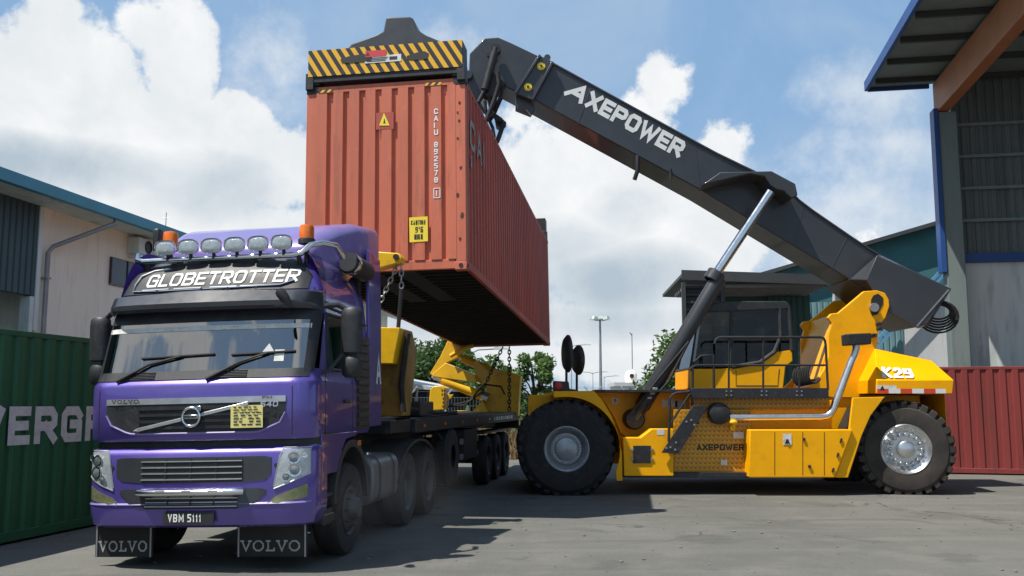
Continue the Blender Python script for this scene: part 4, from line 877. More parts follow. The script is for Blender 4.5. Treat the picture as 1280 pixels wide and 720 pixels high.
# chassis, tanks, wheels
mb = MB(); 
for sx in (-1, 1): mb.box(*sorted((sx * .36, sx * .44)), .5, 6.9, .78, 1.04)
mb.box(-.36, .36, .6, .8, .8, 1.0); mb.box(-.36, .36, 3.2, 3.35, .8, 1.0); mb.box(-.36, .36, 6.7, 6.85, .8, 1.0); mb.box(-.5, .5, .5, 1.9, .75, 1.3); mb.build('chassis', 'chassis_dark', truck, .01)
mb = MB(); mb.lathe([(0, .16), (.42, .16), (.46, .12), (.46, .02), (0, .02)], (0, 5.0, 1.06), (0, 0, 1), 24); mb.box(-.5, .5, 4.5, 5.6, 1.04, 1.08); mb.build('fifth_wheel', 'black_metal', truck)
for sx in (-1, 1):
    mb = MB(); sq = [(math.copysign(abs(math.cos(t)) ** .5, math.cos(t)), math.copysign(abs(math.sin(t)) ** .5, math.sin(t))) for t in rng(0, 2 * math.pi, 28)[:-1]]
    y0, y1 = 2.25, 3.45
    mb.rings([[(sx * .92 + a * .31 * f, y, .74 + b * .30 * f) for a, b in sq] for y, f in ((y0, .9), (y0 + .03, 1), (y1 - .03, 1), (y1, .9))]); tk = mb.build('fuel_tank', 'tank_grey', truck)
    mb = MB()
    for y in (2.5, 3.15): mb.rings([[(sx * .92 + a * .316, y + d, .74 + b * .306) for a, b in sq] for d in (0, .06)], cap=False)
    mb.build('tank_strap', 'black_metal', tk)
    mb = MB(); mb.lathe([(0, .03), (.05, .03), (.06, 0)], (sx * 1.0, 2.7, 1.04), (0, 0, 1), 12); mb.build('filler_cap', 'chrome', tk)
    mb = MB(); pts = [(4.63 + 1.28 * math.cos(t) * (1.0 if True else 1), .52 + .66 * math.sin(t)) for t in rng(math.pi * .95, math.pi * .05, 18)]; pin = [(4.63 + 1.24 * math.cos(t), .52 + .62 * math.sin(t)) for t in rng(math.pi * .05, math.pi * .95, 18)]
    mb.prism(pts + pin, *sorted((sx * .55, sx * 1.23)), 'x'); mb.build('rear_mudguard', 'black_plastic', truck)
def truck_wheel(root, x, y, z, sx, r=.51, wdt=.30, rear=False, nm='wheel', lean=None):
    mb = MB(lean); f = -sx if False else sx
    mb.lathe([(.29, 0), (.31, .02), (.40, .015), (.47, .02), (.50, .06), (r, .10), (r, wdt - .06), (.48, wdt), (.40, wdt + .01), (.30, wdt)], (x - sx * wdt, y, z), (sx, 0, 0), 36)
    for k in range(4): mb.lathe([(r + .004, .0), (r + .004, .025)], (x - sx * (.07 + .05 * k), y, z), (sx, 0, 0), 36)
    wh = mb.build(nm, 'rubber', root)
    mb = MB(lean); d = -.13 if rear else .02
    mb.lathe([(.295, .005), (.285, .0), (.26, -.03), (.25, d - .02), (.16, d), (.13, d + .05), (.10, d + .09), (0, d + .10)], (x, y, z), (sx, 0, 0), 28)
    for k in range(10): t = k * math.pi / 5; mb.lathe([(.018, d - .01), (.018, d + .035), (0, d + .04)], (x, y + .205 * math.cos(t), z + .205 * math.sin(t)), (sx, 0, 0), 6)
    mb.build('rim', 'wheel_dark', wh); return wh
for sx in (-1, 1):
    truck_wheel(truck, sx * 1.20, 1.42, .51, sx)
    for y in (4.0, 5.3): truck_wheel(truck, sx * 1.22, y, .51, sx, rear=True); truck_wheel(truck, sx * .88, y, .51, sx, rear=True)
mb = MB()
for y in (1.42, 4.0, 5.3): mb.tube([(-1.0, y, .51), (1.0, y, .51)], .07, 8)
mb.build('axle', 'chassis_dark', truck)
mb = MB(); mb.tube([(-.6, 2.5, .5), (-.6, 2.5, 1.2)], .1, 10); mb.box(-.75, .75, 2.2, 2.4, .9, 1.9); mb.build('air_filter', 'chassis_dark', truck, .02)

# ================================================================== TRAILER (same frame)
trailer = thing('trailer', 'dark side loading trailer with yellow cranes front and rear behind the purple truck', 'trailer', mx=TF @ Matrix.Translation((0, 9.5, 0)))
TO = Matrix.Translation((0, -9.5, 0))
mb = MB(TO)
for sx in (-1, 1): mb.box(*sorted((sx * .5, sx * .62)), 3.4, 15.7, 1.12, 1.44); mb.box(*sorted((sx * 1.14, sx * 1.22)), 4.4, 15.7, 1.26, 1.46)
for y in rng(3.6, 15.6, 11): mb.box(-1.14, 1.14, y - .05, y + .05, 1.28, 1.42)
mb.box(-1.15, 1.15, 3.3, 4.5, 1.28, 1.46); mb.box(-1.22, 1.22, 15.7, 15.8, 1.05, 1.48); mb.build('frame', 'chassis_dark', trailer, .012)
mb = MB(TO); mb.box(-1.2, 1.2, 4.5, 15.6, 1.462, 1.48); mb.build('deck', 'chassis_dark', trailer)
for sx in (-1, 1):
    mb = MB(TO); mb.bar((sx * .8, 8.0, 1.25), (sx * .8, 8.0, .25), .14); mb.box(sx * .8 - .16, sx * .8 + .16, 7.85, 8.15, .2, .25); mb.build('landing_leg', 'chassis_dark', trailer, .01)
    for y in (10.9, 12.2, 13.5): truck_wheel(trailer, sx * 1.22, y, .51, sx, rear=True, lean=TO)
    mb = MB(TO); mb.box(*sorted((sx * .85, sx * 1.22)), 10.3, 14.2, 1.06, 1.10); mb.build('mudguard', 'black_plastic', trailer)
    mb = MB(TO); mb.box(*sorted((sx * .5, sx * 1.15)), 8.6, 9.9, .62, 1.2); mb.build('side_locker', 'chassis_dark', trailer, .02)
    mb = MB(TO); mb.tube([(sx * 1.1, 6.4, 1.2), (sx * 1.0, 8.4, .62), (sx * .9, 10.2, .7)], .03, 8); mb.build('air_hose', 'rubber', trailer)
mb = MB(TO)
for y in (10.9, 12.2, 13.5): mb.tube([(-1.1, y, .51), (1.1, y, .51)], .08, 8)
mb.build('axle', 'chassis_dark', trailer)
mb = MB(TO); rg = random.Random(8); y = 11.6
for k in range(9): l = rg.uniform(.1, .35); mb.box(1.221, 1.224, y, y + l, 1.32, 1.40); y += l + .12
mb.build('side_marking', 'worn_white', trailer)
mb = MB(TO); mb.lathe([(.2, 0), (.3, .02), (.44, .0), (.5, .06), (.5, .2), (.44, .27), (.2, .26)], (.95, 7.2, .78), (1, 0, 0), 28); mb.build('spare_wheel', 'rubber', trailer)
for y in (9.2, 9.7):
    mb = MB(TO); mb.lathe([(0, -.5), (.12, -.48), (.16, -.4), (.16, .4), (.12, .48), (0, .5)], (.2, y, .86), (1, 0, 0), 18); mb.build('air_tank', 'chassis_dark', trailer)
for k in range(6):
    mb = MB(TO); mb.tube([(.7 + .06 * k, 3.6 + .1 * k, 1.5 + .03 * k), (.9 + .04 * k, 4.6 + .3 * k, 1.54), (1.0, 6.0 + .5 * k, 1.52), (.8 - .1 * k, 9 + .6 * k, 1.51)], .026, 6); mb.build('hydraulic_hose', 'rubber', trailer)
mb = MB(TO); mb.box(.55, 1.1, 5.2, 6.1, 1.49, 1.72); mb.build('valve_block', 'black_metal', trailer, .02)
for k in range(4): mb = MB(TO); mb.tube([(1.0 - .05 * k, 5.3 + .2 * k, 1.72), (1.02 - .05 * k, 5.3 + .2 * k, 1.92)], .018, 6); mb.build('control_lever', 'galv', trailer)
for y in (4.9, 6.4, 7.9, 9.4, 10.9): mb = MB(TO); mb.box(1.222, 1.235, y, y + .08, 1.34, 1.38); mb.build('side_marker', 'orange_lens', trailer)
mb = MB(TO); mb.bar((1.1, 8.4, .98), (1.1, 10.2, .98), .04, .1); mb.bar((1.1, 8.4, .7), (1.1, 10.2, .7), .04, .1); mb.build('side_guard', 'galv', trailer)
# cranes: profile drawn across the trailer at distance y from the front bumper
FI = TF.inverted()
def cx(pts, y):
    o = TF @ Vector((0, y, 0)); n = (TF.to_3x3() @ Vector((0, 1, 0))); C_ = Vector((0, 0, CAMH)); out_ = []
    for px, py in pts:
        r = ray(px, py); t = (o - C_).dot(n) / r.dot(n); q = FI @ (C_ + r * t); out_.append((q.x, q.z))
    return out_
YR = 15.1
def z7(pts): return [(490 + x / 6, 420 + y / 6) for x, y in pts]
def cp(poly, y0, y1, name, m, bev=.012, parent=trailer):
    mb = MB(TO); mb.prism(cx(poly, YR), y0, y1); return mb.build(name, m, parent, bev)
base = cp(z7([(600, 585), (720, 585), (735, 600), (940, 600), (950, 420), (962, 300), (890, 270), (770, 245), (720, 260), (625, 175), (600, 200), (640, 340), (700, 400), (692, 470), (610, 560)]), YR + .1, YR + .45, 'crane_base', 'crane_yellow')
cp(z7([(690, 485), (740, 582), (600, 582)]), YR - .25, YR + .09, 'base_gusset', 'crane_yellow', .012, base)
cp(z7([(430, 38), (545, 92), (512, 160), (415, 205), (325, 310), (296, 282), (372, 160)]), YR - .2, YR + .08, 'crane_arm', 'crane_yellow')
cp(z7([(415, 203), (628, 290), (645, 345), (620, 348), (322, 305), (316, 290)]), YR - .22, YR + .06, 'crane_arm', 'crane_yellow')
mb = MB(TO); q = cx(z7([(455, 155), (545, 100), (625, 78)]), YR); mb.tube([(x, YR - .3, z) for x, z in q], .055, 8); mb.build('link_arm', 'crane_yellow', trailer)
def cyl(pa, pb, y, r, m='crane_yellow', nm='crane_cylinder'):
    mb = MB(TO); (xa, za), (xb, zb) = cx(z7([pa, pb]), y); mb.tube([(xa, y, za), (xb, y, zb)], r, 14); c_ = mb.build(nm, m, trailer)
    mb = MB(TO); d_ = Vector((xa - xb, 0, za - zb)).normalized(); mb.tube([Vector((xa, y, za)) - d_ * .02, Vector((xa, y, za)) + d_ * .25], r * .55, 10); mb.tube([Vector((xb, y, zb)) + d_ * .05, Vector((xb, y, zb)) - d_ * .12], r * 1.15, 12); mb.build('rod', 'steel', c_)
cyl((530, 168), (800, 285), YR + .3, .115); cyl((375, 330), (690, 455), YR - .1, .12)
mb = MB(TO); q = cx(z7([(455, 520), (540, 505), (610, 480), (670, 400), (720, 365), (830, 380), (860, 440)]), YR); mb.tube([(x, YR - .32, z) for x, z in q], .022, 8); q = cx(z7([(440, 530), (560, 520), (640, 460), (700, 420)]), YR); mb.tube([(x, YR - .36, z) for x, z in q], .022, 8); mb.build('hydraulic_hose', 'rubber', trailer)
bx_ = cp(z7([(325, 400), (350, 378), (410, 376), (433, 396), (430, 552), (312, 560), (318, 470)]), YR - .6, YR - .25, 'crane_tank', 'crane_yellow', .02)
mb = MB(TO)
for (a, b) in ((372, 400), (388, 400), (372, 430), (388, 430), (380, 460), (380, 490), (378, 520)): 
    (x0, z0), (x1, z1) = cx(z7([(a, b + 16), (a + 9, b)]), YR - .6); mb.box(x0, x1, YR - .606, YR - .598, z0, z1)
mb.build('slot', 'ink', bx_)
cp(z7([(440, 440), (490, 440), (450, 490), (440, 470)]), YR - .5, YR - .46, 'bracket', 'crane_yellow', .004, bx_)
mb = MB(TO); (x0, z0), (x1, z1) = cx(z7([(500, 582), (560, 505)]), YR); mb.box(x0 - .1, x1, YR - .3, YR + .3, z0, z0 + .08); (x0, z0), (x1, z1) = cx(z7([(260, 590), (420, 575)]), YR); mb.box(x0, x1 + .1, YR - .5, YR - .2, z0, z0 + .05); mb.build('crane_slide', 'crane_yellow', trailer, .01)
# chains from the rear crane
def chain(mb, p, q, sag=0., L=.11, r=.014):
    p = Vector(p); q = Vector(q); n = max(2, int((q - p).length / (L * .72)))
    for i in range(n):
        f = (i + .5) / n; c = p.lerp(q, f); c.z -= sag * 4 * f * (1 - f); d = (q - p).normalized(); sd = d.cross(Vector((0, 1, 0) if i % 2 else (1, .2, 0))).normalized(); o_ = []
        for t in rng(0, 6.283, 10): o_.append(c + d * math.cos(t) * L * .5 + sd * math.sin(t) * L * .3)
        mb.tube(o_, r, 5, False)
for a, b in (((830, 85), (690, 385)), ((880, 82), (880, 560))):
    (x0, z0), (x1, z1) = cx(z7([a, b]), YR - .4); mb = MB(TO); chain(mb, (x0, YR - .4, z0), (x1, YR - .4, z1), 0, .12, .016); mb.build('chain', 'black_metal', trailer)
# front crane, mostly behind the cab
YF = 3.75
def cf(poly, y0, y1, name, m, bev=.015, parent=trailer):
    mb = MB(TO); mb.prism(cx(poly, YF), y0, y1); return mb.build(name, m, parent, bev)
fb = cf([(420, 520), (505, 520), (514, 440), (508, 412), (486, 410), (470, 420), (420, 430)], YF - .1, YF + .35, 'crane_base', 'crane_worn_shaded')
cf([(400, 410), (508, 412), (500, 456), (400, 456)], YF - .36, YF - .101, 'base_cover', 'crane_yellow', .012, fb)  # overhang made deep on purpose, to throw shade on the base below
cf([(380, 372), (395, 362), (430, 325), (475, 317), (503, 319), (507, 325), (504, 331), (478, 338), (440, 345), (410, 400), (395, 420), (370, 410)], YF - .2, YF + .05, 'crane_arm', 'crane_yellow')
mb = MB(TO); (x0, z0), = cx([(500, 324)], YF); mb.tube([(x0, YF - .24, z0), (x0, YF + .1, z0)], .04, 12); mb.build('arm_pin', 'black_metal', trailer)
for a, b, s_ in (((500, 331), (478, 378), 0), ((504, 331), (504, 362), 0)):
    (x0, z0), (x1, z1) = cx([a, b], YF); mb = MB(TO); chain(mb, (x0, YF - .1, z0), (x1, YF - .1, z1), .0, .10, .011); mb.build('chain', 'galv', trailer)
(x0, z0), (x1, z1) = cx([(504, 362), (500, 412)], YF); mb = MB(TO); mb.tube([(x0, YF - .1, z0), (x1, YF - .1, z1)], .03, 8); mb.build('hook_rod', 'black_metal', trailer)
mb = MB(TO); q = cx([(514, 418), (510, 440), (505, 480), (508, 515)], YF); mb.tube([(x, YF - .16, z) for x, z in q], .04, 8); mb.build('hydraulic_hose', 'rubber', trailer)

# ================================================================== LIFTED CONTAINER AND REACH STACKER
CM = Matrix.Translation((-1.853, 13.554, 3.572)) @ Matrix.Rotation(R(-7.92), 4, 'Z') @ Matrix.Rotation(R(-1.70), 4, 'X') @ Matrix.Rotation(R(-1.18), 4, 'Y')
CI = CM.inverted()
def cc(pts, y):
    o = CM @ Vector((0, y, 0)); n = CM.to_3x3() @ Vector((0, 1, 0)); C_ = Vector((0, 0, CAMH)); res = []
    for px, py in pts: r = ray(px, py); q = CI @ (C_ + r * ((o - C_).dot(n) / r.dot(n))); res.append((q.x, q.z))
    return res
box = thing('shipping_container', 'long orange red shipping container hanging in the air from the lifting frame above the truck', 'container', mx=CM)
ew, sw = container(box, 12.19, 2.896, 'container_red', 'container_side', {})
def quad(name, m, pts, y, par, th=.003):
    q = cc(pts, y); mb = MB(); mb.prism(q, y - th, y); return mb.build(name, m, par), q
lb, q = quad('height_label', 'label_yellow', [(511.5, 272), (534.5, 270.5), (535, 301.5), (512, 303)], -.004, ew)
x0, z0 = q[3]; mb = MB()
mb.text('CAUTION', (x0 + .02, -.0075, z0 + .255), (1, 0, 0), (0, 0, 1), .068, wd=.40, gap=.12, th=.2); mb.text("9'6", (x0 + .085, -.0075, z0 + .14), (1, 0, 0), (0, 0, 1), .085, wd=.5, gap=.18, th=.18); mb.text('HIGH', (x0 + .07, -.0075, z0 + .035), (1, 0, 0), (0, 0, 1), .08, wd=.38, gap=.12, th=.19); mb.build('lettering', 'ink', lb)
wl_, q = quad('warning_label', 'label_yellow', [(474, 157), (480, 141), (487, 157)], -.005, ew)
quad('label_backing', 'container_side', [(470, 141), (492, 140), (492, 161), (470, 162)], -.0015, ew, .001)
mb = MB(); (a, z), = cc([(480.5, 152)], -.008); mb.prism([(a - .018, z - .03), (a + .018, z - .03), (a + .004, z + .045), (a - .004, z + .045)], -.0085, -.0078); mb.build('bolt_sign', 'ink', wl_)
(tx, tz), = cc([(542.5, 136)], 0); (tx2, tz2), = cc([(542.5, 247)], 0); hh = (tz - tz2) / 12.6
mb = MB(); z = tz
for chs in 'CAIU 892578 1':
    if chs == ' ': z -= hh * .75; continue
    if chs == '1':
        z -= hh * .15; mb.text('I', (tx + .028, -.005, z - hh * .74), (1, 0, 0), (0, 0, 1), hh * .74, wd=.6, th=.18); bx = [(tx - .006, z + .035), (tx + .085, z + .035), (tx + .085, z - hh * 1.0), (tx - .006, z - hh * 1.0)]
        for p, q_ in zip(bx, bx[1:] + bx[:1]): mb.bar((p[0], -.004, p[1]), (q_[0], -.004, q_[1]), .012, .004, (0, 1, 0))
        continue
    mb.text(chs, (tx, -.005, z - hh * .78), (1, 0, 0), (0, 0, 1), hh * .78, wd=.74, th=.2); z -= hh
mb.build('lettering', 'white_paint', ew)
for x0, x1 in ((-1.03, -.80), (.62, .86)): mb = MB(); mb.box(x0, x1, -.007, -.003, 2.79, 2.83); mb.build('hazard_chip', 'hazard_chip', ew)
for x, z in ((1.10, 2.35), (1.12, 2.22), (1.10, 1.95), (1.09, 1.1), (1.13, 2.5), (1.12, .45), (1.14, 1.5), (.55, .19), (-.3, .17), (1.15, .8)):
    mb = MB(); n_ = 9; rr = rnd.uniform(.015, .034); mb.prism([(x + rr * rnd.uniform(.5, 1.1) * math.cos(t), z + rr * 1.3 * rnd.uniform(.6, 1.3) * math.sin(t)) for t in [6.283 * k / n_ for k in range(n_)]], .0005, .0035); mb.build('rust_spot', 'rust', ew)
# owner's mark on the long side
mb = MB(); mb.text('CAI', (1.2215, .34, 1.92), (0, 1, 0), (0, 0, 1), .46, wd=.95, gap=.35, th=.2); mb.text('I', (1.2215, .42, 1.62), (0, 1, 0), (0, 0, 1), .18, wd=.6, th=.6); mb.build('lettering', 'dim_white', sw)

# ------------------------------------------------------------------ reach stacker
YS, YC = 17.75, 19.75
rs_ = thing('reach_stacker', 'yellow reach stacker with long dark boom holding up the orange red container', 'reach stacker', (4.2, YC, 0))
def pr(pts, Y, y0, y1, name, m, bev=.012, par=None, seg=2):
    mb = MB(); mb.prism(xz(pts, Y), y0, y1); return mb.build(name, m, par or rs_, bev, world=True, seg=seg)
def P2(px, py, Y): v = at(px, py, Y); return (v.x, Y, v.z)
# main frame
mb = MB(); mb.box(.35, 8.1, 18.85, 19.05, .75, 1.86); mb.box(.35, 8.1, 20.45, 20.65, .75, 1.86); mb.box(.35, 1.7, 19.05, 20.45, .55, 1.5); mb.box(2.2, 6.2, 19.05, 20.45, .7, 1.3); mb.build('chassis', 'yellow', rs_, .02, world=True)
mb = MB(); mb.tube([(1.0, 17.9, .84), (1.0, 21.6, .84)], .26, 16); mb.tube([(7.3, 18.2, .84), (7.3, 21.3, .84)], .2, 12); mb.build('axle', 'black_metal', rs_, world=True)
# front fender
arc = [(708 + 67 * math.cos(R(a)), 563 - 67 * math.sin(R(a))) for a in range(97, -24, -8)]
fp = [(692, 489), (742, 488.5), (752, 499), (764, 519), (772, 540), (777.5, 566), (778, 601), (770, 601)]
pr([(692, 497)] + [(692, 489), (742, 488.5), (752, 499), (764, 519), (772, 540), (777.5, 566), (778, 601), (771, 601)] + arc[::-1], YS, YS, YS + .06, 'front_fender', 'yellow', .006)
mb = MB(); pts = xz([(690, 489.5), (742, 489), (752, 499.5), (764, 519.5), (772, 540.5), (777, 566)], YS); low = [(x, z - .03) for x, z in pts]
mb.prism(pts + low[::-1], YS + .05, 18.85); mb.build('fender_top', 'yellow', rs_, .006, world=True); mb = MB(); mb.prism(pts + low[::-1], 20.65, 21.7); mb.build('fender_top', 'yellow', rs_, .006, world=True)
mb = MB(); mb.prism(xz([(692, 497), (692, 489)] + [(742, 488.5), (752, 499), (764, 519), (772, 540), (777.5, 566), (778, 601), (771, 601)] + arc[::-1], YS), 21.66, 21.72); mb.build('front_fender', 'yellow', rs_, .006, world=True)
# body panels
pr([(744, 490), (862, 490), (862, 537), (815, 537), (800, 547), (783, 547), (775, 540), (768, 522), (756, 503)], 18.7, 18.7, 18.8, 'upper_panel', 'yellow', .01)
pr([(744, 487), (868, 487), (868, 490.2), (744, 490.2)], 18.0, 18.0, 18.85, 'deck_edge', 'black_metal', .005)
lp = pr([(779, 547), (801, 547), (815, 536), (842, 536), (842, 595), (780, 595)], 17.85, 17.85, 18.3, 'lower_panel', 'yellow', .012)
pr([(791.5, 557), (813.5, 557), (813.5, 579), (791.5, 579)], 17.83, 17.83, 17.848, 'vent_mesh', 'black_metal', .004)
for x in (790, 815):
    for y in (562, 574): mb = MB(); mb.cbox(P2(x, y, 17.84), (.05, .02, .04)); mb.build('vent_clip', 'galv', lp, world=True)
pf = pr([(842.3, 512), (938, 512), (938, 590), (842.3, 590)], 18.05, 18.05, 18.1, 'perforated_panel', 'perforated', .004)
pr([(780, 590.5), (937, 590.5), (937, 597), (780, 597)], 17.9, 17.9, 18.8, 'bottom_skirt', 'black_metal', .01)
tb = pr([(937, 537), (1066, 537), (1044, 597), (937, 597)], 17.68, 17.68, 18.5, 'tool_box', 'yellow', .018)
for x in (968, 1003, 1030):
    mb = MB(); mb.prism(xz([(x, 540), (x + .7, 540), (x + .7, 594), (x, 594)], 17.68), 17.676, 17.679); mb.build('panel_gap', 'ink', tb, world=True)
for x, y in ((1052, 548), (1048, 566), (1042, 585)):
    mb = MB(); mb.bar(P2(x, y, 17.67), P2(x - 1.5, y + 5, 17.67), .03, .03, (0, 1, 0)); mb.build('hinge', 'black_metal', tb, world=True)
mb = MB()
for x, y in ((984, 551), (1005, 549), (1012, 583)): mb.cbox(P2(x, y, 17.665), (.05, .03, .05))
mb.build('latch', 'black_metal', tb, .006, world=True)
def sticker(px, py, w_, h_, Y, m, par=None):
    mb = MB(); c = P2(px, py, Y); mb.box(c[0] - w_ / 2, c[0] + w_ / 2, Y - .0045, Y - .0025, c[2] - h_ / 2, c[2] + h_ / 2); return mb.build('sticker', m, par or rs_, world=True)
s1 = sticker(984, 549, .16, .2, 17.675, 'worn_white', tb); 
mb = MB(); c = P2(984, 551, 17.67); mb.prism([(c[0] - .05, c[2] - .05), (c[0] + .05, c[2] - .05), (c[0], c[2] + .04)], 17.666, 17.669); mb.build('warning_mark', 'ink', tb, world=True)
sticker(826, 540, .14, .11, 17.85, 'worn_white', lp)
for x, y, w_, h_ in ((837, 504, .30, .16), (851, 506, .22, .16)): sticker(x, y, w_, h_, 18.698, 'worn_white')
sticker(769, 501, .13, .12, 18.698, 'worn_white'); sticker(769, 500.5, .05, .06, 18.695, 'label_red')
sticker(923, 544, .2, .12, 18.045, 'worn_white', pf); sticker(905, 578, .12, .1, 18.045, 'worn_white', pf)
mb = MB(); a = P2(871, 563, 18.043); b = P2(930, 563, 18.043); w_ = b[0] - a[0]; mb.text('AXEPOWER', a, (1, 0, 0), (0, 0, 1), .115, wd=.84, gap=.13, th=.22); mb.build('lettering', 'ink', pf, world=True)
pr([(862, 496), (1037, 496), (1037, 511), (862, 511)], 18.12, 18.12, 18.16, 'perforated_panel', 'perforated', .004)
pr([(1000, 511), (1040, 500), (1040, 537), (862, 537), (862, 511)], 18.2, 18.2, 18.26, 'inner_panel', 'yellow', .004)
# walkway and rails
wk = pr([(864, 485), (1036, 485), (1036, 498), (864, 498)], 17.8, 17.8, 17.84, 'walkway', 'black_metal', .006)
mb = MB(); z = at(900, 486, 17.8).z; mb.box(at(864, 486, 17.8).x, at(1036, 486, 17.8).x, 17.842, 18.85, z - .04, z); mb.build('walkway_plate', 'black_metal', wk, world=True)
mb = MB()
for x in (911, 955, 999):
    for dx in (-3, 3):
        for y in (489, 494): mb.lathe([(0, .012), (.016, .012), (.016, 0)], P2(x + dx, y, 17.8), (0, -1, 0), 8)
mb.build('bolt', 'galv', wk, world=True)
def rail(pts, Y, r=.024, name='handrail', m='black_metal', par=None):
    mb = MB(); mb.tube([P2(x, y, Y) for x, y in pts], r, 8); return mb.build(name, m, par or rs_, world=True)
rail([(893, 430), (895, 424), (899, 421.5), (1026, 421.5), (1030, 423), (1032, 430), (1035, 487)], 17.84)
rail([(862, 462), (866, 458), (872, 456.5), (1033, 456.5)], 17.845, .02)
for x in (892, 911, 954, 999): rail([(x, 422 if x > 893 else 444), (x, 486)], 17.85, .02)
rail([(866, 458), (865.5, 509)], 17.84, .024)
rail([(868, 452), (876, 444.5), (892, 443.5), (893, 486)], 17.95, .018)
rail([(836, 552), (837, 499), (840, 494), (846, 491), (862, 489.5)], 17.78, .026); rail([(837, 531), (863, 491)], 17.78, .022)
st = pr([(866, 507), (884, 507), (882, 512), (848.5, 567), (827, 566), (834, 555)], 17.76, 17.76, 17.80, 'ladder', 'black_metal', .006)
mb = MB()
for k in range(4):
    c = P2(876 - 11 * k, 512 + 16 * k, 17.8); mb.box(c[0] - .14, c[0] + .14, 17.8, 18.04, c[2] - .03, c[2])
mb.build('ladder_step', 'black_metal', st, world=True)
mb = MB()
for x, y in ((858, 527), (864, 525), (868, 531), (845, 553), (833, 560), (838, 559), (844, 562)): mb.lathe([(0, .01), (.02, .01), (.02, 0)], P2(x, y, 17.76), (0, -1, 0), 8)
mb.build('bolt', 'galv', st, world=True)
# round tank with cap, exhaust
c = P2(900, 517, 17.86); mb = MB(); mb.lathe([(0, -.02), (.17, -.02), (.2, 0), (.205, .03), (.205, .5), (0, .5)], c, (0, 1, 0), 28); mb.build('air_tank', 'black_metal', rs_, world=True)
c = P2(917, 528, 17.82); mb = MB(); mb.ball(c, (.08, .06, .05), 12, 8); mb.tube([(c[0], 17.84, c[2] - .03), (c[0], 17.9, c[2] - .14)], .04, 8); mb.build('filler_cap', 'crane_yellow', rs_, world=True)
mb = MB(); mb.tube([P2(912, 522, 17.9), P2(1025, 521, 17.9), P2(1033, 520, 17.9), P2(1038, 517, 17.9), P2(1042, 510, 17.9), P2(1064, 452, 17.9), P2(1068, 444, 17.9), P2(1070, 436, 17.9), P2(1070, 428, 17.9)], .068, 14); ex = mb.build('exhaust_pipe', 'steel', rs_, world=True)
pr([(1055, 418), (1085, 417), (1085, 431), (1056, 432)], 17.9, 17.72, 18.08, 'exhaust_box', 'black_metal', .02, ex)
# rear strut and wheel well
sk = [(1066, 497), (1106, 496), (1100, 504), (1088, 520), (1077, 545), (1060, 597), (1044, 597), (1060, 551)]
pr(sk, 17.74, 17.74, 17.80, 'rear_fender', 'yellow', .01)
mb = MB(); q = xz([(1108, 496), (1090, 518), (1078, 545), (1061, 597), (1050, 597), (1066, 545), (1082, 510)], 17.8); mb.prism(q, 17.80, 18.8); mb.build('wheel_well', 'chassis_dark', rs_, world=True)
mb = MB(); q = xz([(1066, 497), (1106, 496), (1060, 597), (1044, 597)], 17.74); mb.prism(q, 21.70, 21.76); mb.prism(xz([(937, 537), (1066, 537), (1044, 597), (937, 597)], 17.68), 21.0, 21.8); mb.box(2.2, 6.2, 20.7, 21.7, .4, 1.3); mb.build('far_side_body', 'yellow', rs_, .01, world=True)
# counterweight with chamfered hood
def X_(px, py, Y): return at(px, py, Y).x
def Z_(px, py, Y): return at(px, py, Y).z
Y0, Y1 = 17.85, 18.75
zb = Z_(1150, 492, Y0); zm = Z_(1150, 475, Y0); xl = X_(1096, 480, Y0); xr = X_(1196, 476, Y0)
xl2 = X_(1094, 436, Y1); zl2 = Z_(1094, 436, Y1); xr2 = X_(1165, 451, Y1); zr2 = Z_(1165, 451, Y1)
mb = MB(); FY = 2 * YC
rr = lambda y: FY - y
mb.rings([[(xl, Y0, zb), (xr - .05, Y0 + .1, zb), (xr - .05, rr(Y0) - .1, zb), (xl, rr(Y0), zb)],
          [(xl, Y0, zm), (xr, Y0 + .12, zm), (xr, rr(Y0) - .12, zm), (xl, rr(Y0), zm)],
          *[[tuple(a + (b - a) * f for a, b in zip(p, q)) for p, q in zip([(xl, Y0, zm), (xr, Y0 + .12, zm), (xr, rr(Y0) - .12, zm), (xl, rr(Y0), zm)], [(xl2, Y1, zl2), (xr2, Y1, zr2), (xr2, rr(Y1), zr2), (xl2, rr(Y1), zl2)])] for f in (.2, .4, .6, .8, 1)]])
hd = mb.build('rear_hood', 'yellow', rs_, .012, world=True, smooth=20)
mb = MB(); mb.box(X_(1178, 500, 18.3), xr - .08, 18.2, rr(18.2), .55, zb - .003); mb.build('counterweight', 'yellow', rs_, .03, world=True)
mb = MB(); mb.box(xl + .05, xr - .3, 18.9, rr(18.9), 1.2, zb - .003); mb.build('rear_frame', 'chassis_dark', rs_, world=True)
# K29 on the sloping face
o = Vector((X_(1101, 470, 18.0), 0, 0)); v1 = Vector((0, Y1 - Y0, (zl2 - zm))).normalized(); f = .12
A_ = Vector((xl, Y0, zm)); vv = Vector((xl2 - xl, Y1 - Y0, zl2 - zm)); uu = Vector((xr - xl, .12, 0)).normalized(); nn = uu.cross(vv).normalized()
mb = MB(); mb.text('K29', A_ + uu * .09 + vv * .04, uu, vv - uu * vv.dot(uu), .41, wd=.52, gap=.06, th=.19)
C00, C10, C01, C11 = A_, Vector((xr, Y0 + .12, zm)), Vector((xl2, Y1, zl2)), Vector((xr2, Y1, zr2))
vh = (vv - uu * vv.dot(uu)).normalized()
for i, v in enumerate(mb.v):
    e = (v - A_).dot(nn); s_ = (v - A_).dot(uu) / (C10 - C00).length; t_ = (v - A_).dot(vh) / vv.length
    mb.v[i] = C00 * (1 - s_) * (1 - t_) + C10 * s_ * (1 - t_) + C01 * (1 - s_) * t_ + C11 * s_ * t_ + nn * (.024 + e)
mb.build('lettering', 'white_paint', hd, world=True)
